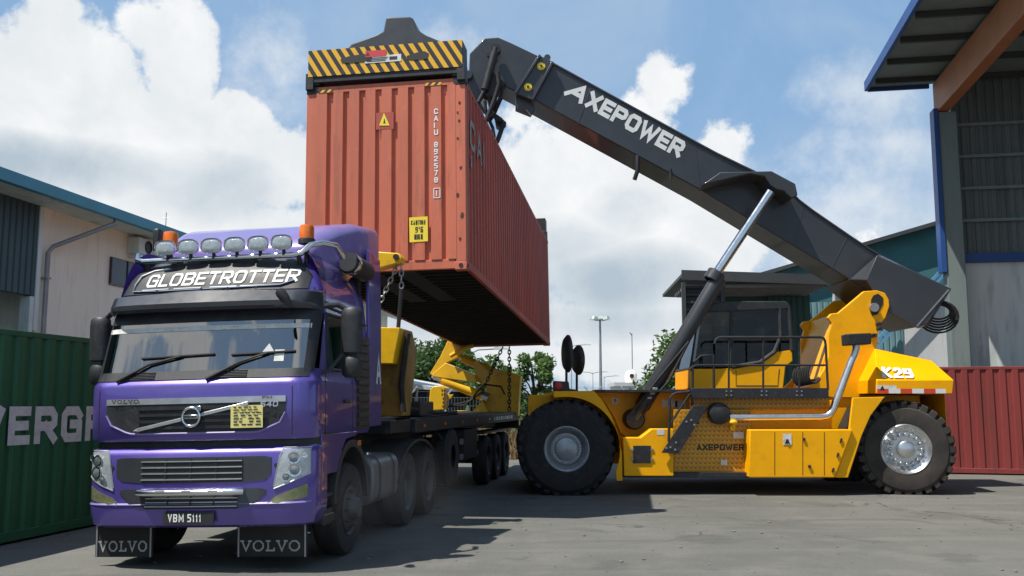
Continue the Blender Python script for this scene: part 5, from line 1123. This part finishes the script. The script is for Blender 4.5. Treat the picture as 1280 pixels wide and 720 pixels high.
mb = MB(); mb.box(xl, xr - .22, Y0 - .008, Y0 - .003, zb + .005, zb + .09, Matrix()); mb.build('reflective_tape', 'tape', hd, world=True)
sticker(1108, 485, .38, .1, Y0 - .001, 'worn_white', hd); mb = MB(); c = P2(1103, 485, Y0 - .01); mb.prism([(c[0] - .05, c[2] - .04), (c[0] + .05, c[2] - .04), (c[0], c[2] + .045)], c[1] - .001, c[1] + .001); mb.build('warning_mark', 'ink', hd, world=True)
# boom carrier plates
up = [(1080, 364), (1096, 363), (1106, 366), (1111, 374), (1112, 382), (1107, 397), (1101, 404), (1098, 414), (1097, 432), (1092, 440), (1084, 462), (1074, 497), (1040, 497), (1000, 486), (1012, 483), (1022, 474), (1030, 462), (1036, 444), (1035, 420), (1040, 404), (1035, 397), (1039, 392), (1048, 391), (1060, 381)]
u1 = pr(up, 18.80, 18.80, 18.92, 'boom_carrier', 'yellow', .012); pr(up, 18.80, 20.58, 20.70, 'boom_carrier', 'yellow', .012)
pr([(1092, 369), (1098, 367), (1104, 372), (1104, 380), (1097, 393), (1090, 395), (1088, 390), (1089, 374)], 18.79, 18.79, 18.797, 'slot', 'ink', .003, u1)
mb = MB(); c = P2(1094, 384, 18.7); mb.tube([(c[0], 18.72, c[2]), (c[0], 20.8, c[2])], .09, 14); mb.build('boom_pin', 'galv', rs_, world=True)
mb = MB()
for x, y in ((1098, 405), (1099, 411), (1090, 420), (1093, 419)): c = P2(x, y, 18.76); mb.cbox(c, (.09, .09, .07))
mb.build('valve', 'black_metal', rs_, .01, world=True)
mb = MB(); q = xz([(1040, 400), (1040, 497), (1000, 486), (1020, 470), (1034, 440)], 18.92); mb.prism(xz([(1036, 396), (1052, 390), (1050, 497), (1010, 486)], 19.4), 18.93, 20.57); mb.build('carrier_cross_plate', 'yellow', rs_, .01, world=True)
mb = MB()
for k in range(7):
    pts = [P2(1000 + 3 * k + 14 * math.sin(t) * .6, 470 + 12 * math.cos(t) - k * .6, 18.5 - .03 * k) for t in rng(-2.4, 1.0, 9)]; mb.tube(pts, .026, 6)
mb.build('hydraulic_hose', 'rubber', rs_, world=True)
# boom
BY0, BY1 = 19.2, 20.3
top = [(684, 75), (870, 177.5), (897, 192), (957, 221), (984, 234), (999, 250), (1016, 263), (1064, 296), (1130, 339), (1160, 357)]
botm = [(1120, 385), (1060, 348), (875, 237), (663, 122)]
bo = pr(top + botm, BY0, BY0, BY1, 'boom', 'boom_grey', .02)
mb = MB(); q = xz(top, BY0); mb.prism([(x, z + .012) for x, z in q] + [(x, z - .03) for x, z in q][::-1], BY0 - .03, BY0 - .003); mb.build('top_flange', 'boom_grey', bo, .004, world=True)
pr([(587, 67), (605, 47.5), (623, 46.5), (640, 54), (688, 77), (658, 124), (643, 114), (622, 103), (612, 102), (603, 125), (594, 135), (585, 130)], BY0 + .06, BY0 + .06, BY1 - .06, 'inner_boom', 'boom_grey', .02)
col = pr([(675, 69), (691, 77.5), (665, 125), (644, 116.5)], BY0 - .07, BY0 - .07, BY1 + .07, 'boom_collar', 'boom_grey', .015)
mb = MB()
for a, b in (((675, 69), (644, 116.5)), ((691, 77.5), (665, 125))): mb.bar(P2(*a, BY0 - .10), P2(*b, BY0 - .10), .05, .06, (0, 1, 0))
mb.build('collar_rib', 'boom_grey', col, .006, world=True)
for x, y in ((676.5, 83), (660, 109)):
    mb = MB(); c = P2(x, y, BY0 - .075); mb.lathe([(0, .03), (.05, .03), (.05, .015), (.085, .015), (.085, 0)], c, (0, -1, 0), 12); mb.build('grease_plate', 'label_yellow', col, world=True)
    mb = MB(); mb.lathe([(0, .05), (.03, .05), (.03, 0)], c, (0, -1, 0), 6); mb.build('bolt', 'ink', col, world=True)
pr([(644, 117), (664, 126), (668, 136), (664, 144), (658, 136), (650, 136), (647, 134)], BY0 + .1, BY0 + .1, BY0 + .2, 'boom_lug', 'boom_grey', .006)
mb = MB(); c = P2(684, 73, BY0); mb.lathe([(0, .0), (.07, 0), (.07, .06), (0, .06)], c, (0, -1, 0), 10); mb.build('lifting_eye', 'boom_grey', col, world=True)
mb = MB(); nb = (Vector(P2(870, 177.5, BY0)) - Vector(P2(684, 75, BY0))).normalized(); vb = Vector((-nb.z, 0, nb.x)); vb = vb if vb.z > 0 else -vb
AX = dict(GLYPH); AX['A'] = (1.55, [[(0, .02), (.72, 1), (.95, 0)], [(.42, .34), (.8, .34)]]); AX['X'] = (1.05, [[(.0, 1), (1, 0)], [(.1, 0), (.95, 1)]])
o_ = Vector(P2(704, 118, BY0 - .004)); mb.text('AXEPOWER', o_, nb, vb, .38, wd=.90, gap=.085, th=.25, font=AX); 
x_end = max((v - o_).dot(nb) for v in mb.v); L_ = (Vector(P2(846, 204, BY0)) - o_).dot(nb)
for i, v in enumerate(mb.v): d_ = v - o_; mb.v[i] = v + nb * (d_.dot(nb) * (L_ / x_end - 1))
mb.build('lettering', 'white_paint', bo, world=True)
pr([(873, 237), (894, 222), (957, 220.5), (986, 236), (989, 250), (981, 254), (972, 245), (963, 243), (955, 238), (948, 227), (930, 224)], BY0 - .2, BY0 - .66, BY0 - .003, 'cylinder_bracket', 'boom_grey', .02)
rb_ = [(1083, 350), (1096, 319), (1187, 360), (1160, 405), (1146, 409), (1110, 390)]
q0 = xz(rb_, BY0 - .36); mb = MB(); q1 = xz([(1062, 349), (1100, 318), (1190, 361), (1162, 406), (1148, 411), (1100, 380)], BY0 - .02)
mb.rings([[(x, BY0 - .002, z) for x, z in q1], [(x, BY0 - .36, z) for x, z in q0]]); mb.build('boom_tail', 'boom_grey', rs_, .015, world=True)
mb = MB(); q = xz([(1060, 349), (1150, 350), (1187, 360), (1160, 405), (1146, 409), (1110, 390)], BY0); mb.prism(q, BY0 + .0, BY1 + .3); mb.build('boom_tail', 'boom_grey', rs_, .015, world=True)
mb = MB(); a = P2(1166, 402, BY0 - .365); mb.bar(P2(1186, 362, BY0 - .365), P2(1146, 408, BY0 - .365), .025, .01, (0, 1, 0)); mb.build('weld_edge', 'galv', rs_, world=True)
for k in range(6):
    mb = MB(); mb.tube([P2(1164 + 9 + (15 + 2 * k) * math.cos(t), 386 + k * 1.2 + (9 + 2.2 * k) * math.sin(t) + 4, BY0 + .1 * k) for t in rng(-1.9, 2.5, 14)], .022, 6); mb.build('hose_loop', 'rubber', rs_, world=True)
mb = MB(); mb.tube([P2(797, 200 - 5, BY0 - .03), P2(797, 213, BY0 - .06), P2(793, 225, BY0)], .045, 8); mb.tube([P2(838, 211, BY0 - .02), P2(839, 224, BY0 - .02)], .03, 6); mb.build('boom_sensor', 'black_metal', bo, world=True)
for (a, b) in (((868, 178), (876, 236)), ((1004, 257), (994, 305)), ((740, 107), (722, 156)), ((1060, 294), (1040, 335))):
    mb = MB(); mb.bar(P2(*a, BY0 - .003), P2(*b, BY0 - .003), .02, .006, (0, 1, 0)); mb.build('weld_seam', 'boom_grey', bo, .002, world=True)
# lift cylinders
for Y, nm in ((18.38, 'a'),):
    yy = 18.38; a = Vector(P2(793, 524, yy)); b = Vector(P2(896, 341, yy)); c = Vector(P2(963, 240, yy))
    for v in (a, b, c): v.y = Y
    d_ = (c - a).normalized(); mb = MB(); mb.tube([a, a + d_ * .25, a + d_ * .3, a + d_ * (b - a).length * .98], [.11, .13, .152, .152], 18); mb.lathe([(.165, 0), (.185, .02), (.185, .2), (.165, .22), (0, .22)], b - d_ * .2, d_, 18)
    cy = mb.build('lift_cylinder', 'boom_grey', rs_, world=True); mb = MB(); mb.tube([b, c], .092, 16); mb.build('rod', 'chrome', cy, world=True)
    mb = MB(); e = a + d_ * .85; 
    for s_ in (-1, 1): mb.tube([a + Vector((s_ * .12, -.2, .1)), a + d_ * .5 + Vector((.1 * s_, -.23, 0)), e + Vector((.12 * s_ + .08, -.18, 0)), e + d_ * .9 + Vector((.13, -.16, 0))], .028, 6)
    mb.build('hydraulic_line', 'rubber', cy, world=True); mb = MB(); mb.lathe([(0, .1), (.17, .1), (.2, .05), (.2, -.4), (0, -.4)], a, (0, -1, 0), 18); mb.build('pin_boss', 'black_metal', cy, world=True)
    mb = MB(); 
    for k in range(3): q = a + d_ * (.48 + .1 * k); mb.cbox(q + Vector((.02, -.2, 0)), (.10, .06, .05))
    mb.build('clamp', 'galv', cy, .008, world=True)
# cab
CY0, CY1 = 18.5, 20.15
cb = pr([(862, 461), (900, 461), (922, 459), (944, 455), (958, 448), (970, 440), (990, 437), (991, 451), (982, 458), (979, 486), (862, 486)], CY0, CY0, CY1, 'cab_base', 'yellow', .015)
mb = MB()
for q in ([(893, 464), (893, 482)], [(920, 463), (920, 482), (972, 482), (974, 461)]): mb.tube([P2(x, y, CY0 - .001) for x, y in q], .008, 6)
mb.build('panel_seam', 'ink', cb, world=True)
mb = MB(); mb.prism(xz([(876, 388), (884, 380), (912, 376.5), (982, 376.5), (987, 381), (987, 386), (878, 391)], CY0), CY0 - .03, CY1 + .03); rfc = mb.build('cab_roof', 'black_plastic', rs_, .02, world=True)
mb = MB()
for Y in (CY0, CY1):
    for pts in ([(864, 461), (872, 410), (878, 389)], [(986, 384), (990, 438)], [(915, 384), (913, 459)], [(975, 384), (976, 420), (968, 440), (950, 453), (915, 459)]): mb.tube([P2(x, y, CY0)[:1] + (Y,) + P2(x, y, CY0)[2:] for x, y in pts], .04, 8)
for x, y in ((864, 461), (878, 389), (990, 437), (986, 384)): p = P2(x, y, CY0); mb.tube([p, (p[0], CY1, p[2])], .04, 8)
mb.build('cab_frame', 'black_plastic', rs_, world=True)
pz = [(864, 461), (878, 389), (986, 384), (990, 437), (970, 440), (958, 448), (944, 455), (922, 459)]
mb = MB(); q = xz(pz, CY0)
mb.add([(x, CY0, z) for x, z in q], [tuple(range(8))]); mb.add([(x, CY1, z) for x, z in q], [tuple(range(8))]); mb.add([(q[0][0], CY0, q[0][1]), (q[0][0], CY1, q[0][1]), (q[1][0], CY1, q[1][1]), (q[1][0], CY0, q[1][1])], [(0, 1, 2, 3)])
mb.build('cab_window', 'cab_glass', rs_, world=True)
mb = MB(); mb.prism(xz([(976, 384), (986, 384), (990, 437), (976, 440)], CY0), CY0 + .05, CY1 - .05); mb.build('cab_back', 'black_plastic', rs_, world=True)
mb = MB(); mb.prism(xz([(866, 452), (871, 413), (874, 397), (877, 396), (874, 414), (868.5, 452)], CY0 - .045), CY0 - .05, CY0 - .042); mb.build('pillar_trim', 'galv', rs_, world=True)
mb = MB(); mb.prism(xz([(940, 440), (962, 437), (964, 412), (968, 395), (972, 395), (970, 447), (940, 447)], 19.2), 18.95, 19.45); mb.build('driver_seat', 'seat_fabric', rs_, .03, world=True)
mb = MB(); mb.prism(xz([(880, 461), (905, 461), (903, 440), (888, 437)], 19.0), 18.9, 19.6); tor = [Vector(P2(913, 434, 19.1)) + Vector((.05 * math.sin(t), .19 * math.cos(t), .17 * math.sin(t))) for t in rng(0, 6.283, 18)]; mb.tube(tor, .018, 6, False); mb.build('controls', 'black_plastic', rs_, .02, world=True)
# mirrors and lamps on the front fender
for (x, y, w_, h_, Y) in ((711, 442, .16, .72, 18.0), (724, 450, .20, .60, 18.9)):
    c = P2(x, y, Y); mb = MB(); n_ = Vector((-1, -.28, 0)) if Y < 18.5 else Vector((-1, -.45, 0))
    ol = [(math.cos(t), math.sin(t)) for t in rng(0, 6.2832, 24)[:-1]]; u_ = Vector((n_.y, -n_.x, 0)).normalized() * .24; n_ = n_.normalized()
    mb.rings([[Vector(c) + u_ * a * f + Vector((0, 0, b * h_ / 2 * f)) + n_ * d_ for a, b in ol] for f, d_ in ((.3, .12), (.8, .09), (1, .03), (1, 0), (.94, -.01))]); mr = mb.build('mirror', 'black_plastic', rs_, world=True)
    mb = MB(); mb.rings([[Vector(c) + u_ * a * f + Vector((0, 0, b * h_ / 2 * f)) - n_ * .013 for a, b in ol] for f in (.92, .02)], cap=False); mb.build('mirror_face', 'mirror_glass', mr, world=True)
    mb = MB(); px = x - 3; mb.tube([P2(px, 488, Y), P2(px, y + 2, Y)], .024, 8); mb.tube([P2(px, y + 2, Y), c], .024, 8); mb.build('mirror_post', 'black_metal', mr, world=True)
mb = MB(); mb.prism(xz([(692, 476), (711, 477), (712, 486), (723, 487), (723, 489), (692, 489)], 17.9), 17.9, 18.3); hl_ = mb.build('lamp_housing', 'black_plastic', rs_, .02, world=True)
mb = MB(); c = P2(698, 482, 17.895); mb.lathe([(0, .03), (.06, .02), (.075, 0)], c, (0, -1, 0), 14); mb.build('lamp_lens', 'red_paint', hl_, world=True)
# wheels
def big_wheel(c, yaw, Rr, width, rimr, front, sgn=-1):
    M_ = Matrix.Translation(c) @ Matrix.Rotation(R(yaw), 4, 'Z'); k = sgn
    mb = MB(M_); pf_ = [(rimr + .0, .0), (rimr + .02, .025), (rimr + (Rr - rimr) * .35, .045), (rimr + (Rr - rimr) * .7, .03), (Rr - .06, -.03), (Rr - .03, -.09), (Rr - .03, -width + .09), (Rr - .06, -width + .03), (rimr + .2, -width), (rimr, -width)]
    mb.lathe(pf_, (0, 0, 0), (0, k, 0), 56)
    NL = 28
    for i in range(NL):
        t = 2 * math.pi * i / NL; 
        for side in (0, 1):
            t2 = t + side * math.pi / NL; m2 = Matrix.Rotation(t2, 4, 'Y'); y0, y1 = (-.0, -width * .54) if side == 0 else (-width + .0, -width * .46)
            r0, r1 = Rr - .10, Rr + (.008 if front else .035); w0 = .062
            vs_ = []
            for (yy, sh_, rb) in ((y0 + ((-.02 if side == 0 else .02) if front else (.008 if side == 0 else -.008)), 0, -.035), (y0 + (-.07 if side == 0 else .07), .0, 0.), (y1, .10, 0.)):
                for dx in (-w0, w0):
                    vs_ += [(dx + sh_, yy * k, r0 + rb), (dx * .85 + sh_, yy * k, r1 + rb)]
            mb.add(vs_, [(0, 1, 3, 2), (0, 4, 5, 1), (1, 5, 7, 3), (3, 7, 6, 2), (4, 8, 9, 5), (5, 9, 11, 7), (7, 11, 10, 6), (8, 10, 11, 9)], m2)
    wh = mb.build('wheel', 'rubber' if front else 'rubber_dusty', rs_, 0, 30, world=True)
    mb = MB(M_); dp = -.10 if front else -.02
    mb.lathe([(rimr + .01, .02), (rimr - .01, .035), (rimr - .035, .02), (rimr - .06, dp * .4), (rimr - .09, dp), (rimr * .72, dp - .02), (rimr * .70, dp - .05), (.0, dp - .05)], (0, 0, 0), (0, k, 0), 40)
    mb.build('rim', 'rim_steel' if front else 'steel', wh, world=True)
    mb = MB(M_)
    if front:
        mb.lathe([(rimr * .52, dp - .05), (rimr * .50, dp + .02), (rimr * .46, dp + .03), (0, dp + .035)], (0, 0, 0), (0, k, 0), 32)
        for i in range(30): t = 2 * math.pi * i / 30; mb.lathe([(.022, dp - .05), (.022, dp + .015), (0, dp + .02)], (rimr * .62 * math.cos(t), 0, rimr * .62 * math.sin(t)), (0, k, 0), 6)
    else:
        mb.lathe([(rimr * .36, dp - .05), (rimr * .34, dp + .07), (rimr * .28, dp + .09), (0, dp + .095)], (0, 0, 0), (0, k, 0), 28)
        for i in range(16): t = 2 * math.pi * i / 16; mb.lathe([(.036, dp - .05), (.034, dp + .035), (.02, dp + .05), (0, dp + .052)], (rimr * .60 * math.cos(t), 0, rimr * .60 * math.sin(t)), (0, k, 0), 8)
        for i in range(8): t = 2 * math.pi * (i + .5) / 8; mb.lathe([(.026, dp - .05), (.026, dp + .01), (0, dp + .012)], (rimr * .80 * math.cos(t), 0, rimr * .80 * math.sin(t)), (0, k, 0), 8)
    mb.build('hub', 'rim_steel' if front else 'steel', wh, world=True)
x1 = at(708, 563, 17.8).x; x2 = at(1132, 564, 17.95).x
big_wheel((x1, 17.74, .85), 0, .90, .5, .415, True); big_wheel((x1, 18.32, .85), 0, .90, .5, .415, True)
big_wheel((x1, 21.76, .85), 0, .90, .5, .415, True, 1); big_wheel((x1, 21.18, .85), 0, .90, .5, .415, True, 1)
big_wheel((x2, 17.92, .84), -9, .87, .5, .46, False); big_wheel((x2, 21.58, .84), -9, .87, .5, .46, False, 1)
# head, rotator and lifting frame
def crot(name, m, y0, build, bev=.012, par=None):
    mb = MB(CM); build(mb); return mb.build(name, m, par or rs_, bev, world=True)
zt = 2.896
sb = crot('lifting_frame', 'boom_grey', 0, lambda mb: (mb.box(-.42, .42, 3.0, 9.2, zt + .12, zt + .62), mb.box(-.34, -.06, .3, 12.0, zt + .16, zt + .52), mb.box(.06, .34, .3, 12.0, zt + .16, zt + .52)))
for y0, y1 in ((-.03, .34), (11.85, 12.22)):
    eb_ = crot('end_beam', 'black_metal', 0, lambda mb: (mb.box(-1.19, 1.19, y0, y1, zt + .045, zt + .56)), .01)
    for sx in (-1, 1):
        def tw(mb): mb.box(*sorted((sx * 1.02, sx * 1.2)), y0 + .02, y1 - .1, zt + .015, zt + .13); mb.box(*sorted((sx * 1.1, sx * 1.225)), y0 - .01, y0 + .2, zt - .06, zt + .2)
        crot('twistlock', 'black_metal', 0, tw, .008, eb_)
def haz(mb):
    mb.box(-1.185, 1.185, -.045, -.033, zt + .14, zt + .555)
hz_ = crot('hazard_panel', 'hazard', 0, haz, .0)
for x0, x1, zc, hh_ in ((-.66, -.20, zt + .375, .055), (.36, .66, zt + .35, .055)):
    def hole(mb):
        mb.prism([(x0, zc - hh_ * .9), (x0 + .1, zc - hh_ * 1.1), (x1, zc - hh_), (x1 + .02, zc + hh_ * .5), (x1 - .04, zc + hh_ * 1.2), (x0 + .14, zc + hh_), (x0 - .02, zc + .01)], -.052, -.046)
    crot('handle_hole', 'ink', 0, hole, 0, hz_)
crot('warning_plate', 'worn_white', 0, lambda mb: mb.box(-.30, .26, -.051, -.046, zt + .29, zt + .40), 0, hz_)
crot('warning_plate', 'label_red', 0, lambda mb: mb.box(-.29, .03, -.054, -.0515, zt + .385, zt + .485), 0, hz_)
def wr(mb):
    mb.text('A', (-.28, -.0545, zt + .40), (1, 0, 0), (0, 0, 1), .06, wd=.9, th=.25)
    for k in range(3): mb.box(-.27, .02 + .02 * k, -.0535, -.0525, zt + .31 + .024 * k, zt + .322 + .024 * k)
    mb.box(.08, .2, -.0535, -.0525, zt + .32, zt + .37)
crot('plate_marks', 'ink', 0, wr, 0, hz_)
hp = cc([(432, 66), (440, 56), (470, 45), (480, 40), (483, 24), (487, 22.5), (513, 22), (517, 24), (522, 38), (533, 45), (552, 53), (556, 62)], .42)
crot('frame_arch', 'boom_grey', 0, lambda mb: mb.prism(hp, .38, .85), .02)
mb = MB(CM); mb.tube([(-1.15, .2, zt + .05), (-.3, .2, zt + .075), (.9, .2, zt + .04)], .02, 6); mb.build('guide_rod', 'galv', rs_, world=True)
ce = CM @ Vector((0, 6.1, zt + .6)); hx = Vector(P2(607, 105, YC))
mb = MB(); mb.lathe([(.55, 0), (.55, .18), (.42, .22), (.42, .42), (0, .42)], ce, (0, 0, 1), 28); mb.build('rotator', 'black_metal', rs_, .01, world=True)
mb = MB(); t_ = Vector((ce.x, YC, ce.z + .4)); h_ = Vector((hx.x - .35, YC, hx.z)); mb.bar(t_ + Vector((0, -.3, 0)), h_ + Vector((0, -.3, 0)), .5, .16, (0, 1, 0)); mb.bar(t_ + Vector((0, .3, 0)), h_ + Vector((0, .3, 0)), .5, .16, (0, 1, 0)); mb.tube([h_ + Vector((0, -.6, 0)), h_ + Vector((0, .6, 0))], .1, 12); mb.build('hanger', 'boom_grey', rs_, .015, world=True)
mb = MB(); mb.tube([P2(620, 60, 19.05), P2(606, 112, 19.05)], .085, 12); mb.tube([P2(606, 112, 19.05), P2(598, 128, 19.05)], .045, 10); mb.lathe([(0, 0), (.1, 0), (.1, .2), (0, .2)], P2(620, 60, 18.98), (0, 1, 0), 12); mb.build('damper_cylinder', 'black_metal', rs_, world=True)
pr([(608, 64), (618, 66), (614, 72), (609, 70)], BY0 + .02, BY0 + .02, BY0 + .058, 'damper_bracket', 'ink', .004)
pr([(615, 88), (625, 98), (633, 104), (626, 109), (620, 120), (612, 122), (603, 118), (610, 100)], 19.1, 19.1, 19.4, 'head_block', 'black_metal', .01)
mb = MB()
for k, pts in enumerate(([(622, 90), (624, 105), (618, 125), (608, 150), (600, 162)], [(628, 108), (627, 118), (622, 128), (616, 128)], [(612, 120), (614, 138), (622, 150), (630, 153), (624, 170), (621, 178)], [(606, 126), (608, 142), (616, 160), (618, 172)], [(626, 122), (618, 140), (612, 150)], [(598, 128), (606, 140), (614, 146)])):
    mb.tube([P2(x, y, 19.0 + .06 * k) for x, y in pts], .035 if k % 2 else .05, 8)
mb.build('hydraulic_hose', 'rubber', rs_, world=True)
pr([(617, 140), (626, 146), (633, 153), (626, 160), (620, 156)], 19.2, 19.2, 19.5, 'hose_block', 'black_metal', .01)

# ------------------------------------------------------------------ operator
def person(c):
    """seated, facing -x; c = hip point"""
    t = thing('person', 'seated driver in a grey shirt holding the wheel inside the dark glazed cab', 'person', c)
    me = bpy.data.meshes.new('body'); V = []; E_ = []; Rd = []
    def v(p, r, par=None):
        V.append(p); Rd.append(r); i = len(V) - 1
        if par is not None: E_.append((par, i))
        return i
    hip = v((0, 0, .0), .13); wst = v((.02, 0, .17), .125, hip); ch = v((.0, 0, .36), .145, wst); nk = v((-.01, 0, .52), .07, ch); n2 = v((-.02, 0, .57), .055, nk); h1 = v((-.03, 0, .65), .078, n2); h2 = v((-.03, 0, .74), .088, h1); v((-.025, 0, .81), .06, h2); v((-.115, 0, .70), .014, h2)
    for s in (-1, 1):
        k = v((-.22, s * .12, .02), .085, hip); kn = v((-.44, s * .13, .03), .062, k); an = v((-.5, s * .13, -.36), .042, kn); v((-.62, s * .13, -.41), .03, an)
        sh = v((0, s * .19, .45), .062, ch); eb = v((-.08, s * .25, .20), .045, sh); wr_ = v((-.32, s * .17, .22), .03, eb); pa = v((-.38, s * .16, .24), .032, wr_)
        for f in range(4): a_ = v((-.43, s * (.16 - .022 * (f - 1.5)), .255 - .006 * f), .010, pa); v((-.455, s * (.16 - .022 * (f - 1.5)), .23), .009, a_)
        a_ = v((-.39, s * .115, .25), .011, pa); v((-.42, s * .10, .245), .009, a_)
    me.from_pydata(V, E_, []); o = bpy.data.objects.new('body', me); scene.collection.objects.link(o); o.parent = t
    sk_ = o.modifiers.new('skin', 'SKIN'); sk_.use_smooth_shade = True
    for i, r_ in enumerate(Rd): me.skin_vertices[0].data[i].radius = (r_, r_)
    me.skin_vertices[0].data[0].use_root = True; o.modifiers.new('sub', 'SUBSURF').render_levels = 2; me.materials.append(MATS['skin_tone'])
    me2 = bpy.data.meshes.new('shirt'); me2.from_pydata([(0, 0, .02), (.02, 0, .17), (0, 0, .36), (-.01, 0, .49)] + [p for s in (-1, 1) for p in ((0, s * .19, .45), (-.05, s * .225, .30))], [(0, 1), (1, 2), (2, 3), (2, 4), (4, 5), (2, 6), (6, 7)], [])
    o = bpy.data.objects.new('shirt', me2); scene.collection.objects.link(o); o.parent = t; sk_ = o.modifiers.new('skin', 'SKIN'); sk_.use_smooth_shade = True
    for i, r_ in enumerate((.145, .14, .16, .075, .075, .06, .075, .06)): me2.skin_vertices[0].data[i].radius = (r_, r_)
    me2.skin_vertices[0].data[0].use_root = True; o.modifiers.new('sub', 'SUBSURF').render_levels = 2; me2.materials.append(MATS['shirt'])
    mb = MB(); mb.ball((-.005, 0, .765), (.10, .092, .085), 16, 10); mb.build('hair', 'hair', t)
    mb = MB()
    for s in (-1, 1): mb.ball((-.112, s * .035, .725), (.008, .014, .008), 8, 6)
    mb.ball((-.112, 0, .655), (.008, .026, .006), 8, 6); mb.build('eyes_and_mouth', 'ink', t)
    mb = MB()
    for s in (-1, 1): mb.tube([(-.02, s * .11, .02), (-.22, s * .125, .025), (-.45, s * .13, .03), (-.5, s * .13, -.34)], [.105, .095, .075, .055], 12)
    mb.build('trousers', 'trousers', t); return t
p = at(952, 441, 19.2); person((p.x, 19.2, p.z + .02))

# ------------------------------------------------------------------ dust hanging beside the front wheel
dm = bpy.data.materials.new('dust'); dm.use_nodes = True; dn = NT(dm.node_tree); dm.node_tree.nodes.clear()
do = dn.n('ShaderNodeOutputMaterial'); pv = dn.n('ShaderNodeVolumePrincipled'); dn.l(pv.outputs[0], do.inputs['Volume'])
pv.inputs['Color'].default_value = (.8, .78, .74, 1); pv.inputs['Density Attribute'].default_value = ''
dc = dn.n('ShaderNodeTexCoord').outputs['Object']; gr_ = dn.n('ShaderNodeTexGradient', gradient_type='SPHERICAL'); mp_ = dn.n('ShaderNodeMapping'); mp_.inputs['Scale'].default_value = (1 / 1.15, 1 / 1.9, 1 / .8)
dn.l(dc, mp_.inputs[0]); dn.l(mp_.outputs[0], gr_.inputs[0])
dn.l(dn.m('MULTIPLY', dn.m('MULTIPLY', gr_.outputs['Fac'], dn.step(dn.noise(dc, 1.6, 3), .3, .7)), .11), pv.inputs['Density'])
MATS['dust'] = dm
mb = MB(); mb.ball((0, 0, 0), (1.15, 1.9, .8), 20, 12); du = mb.build('dust_cloud', 'dust'); du.matrix_basis = TF @ Matrix.Translation((1.55, 1.3, .62))
tag(du, 'thin pale dust hanging beside the truck front wheel', 'dust', kind='stuff')
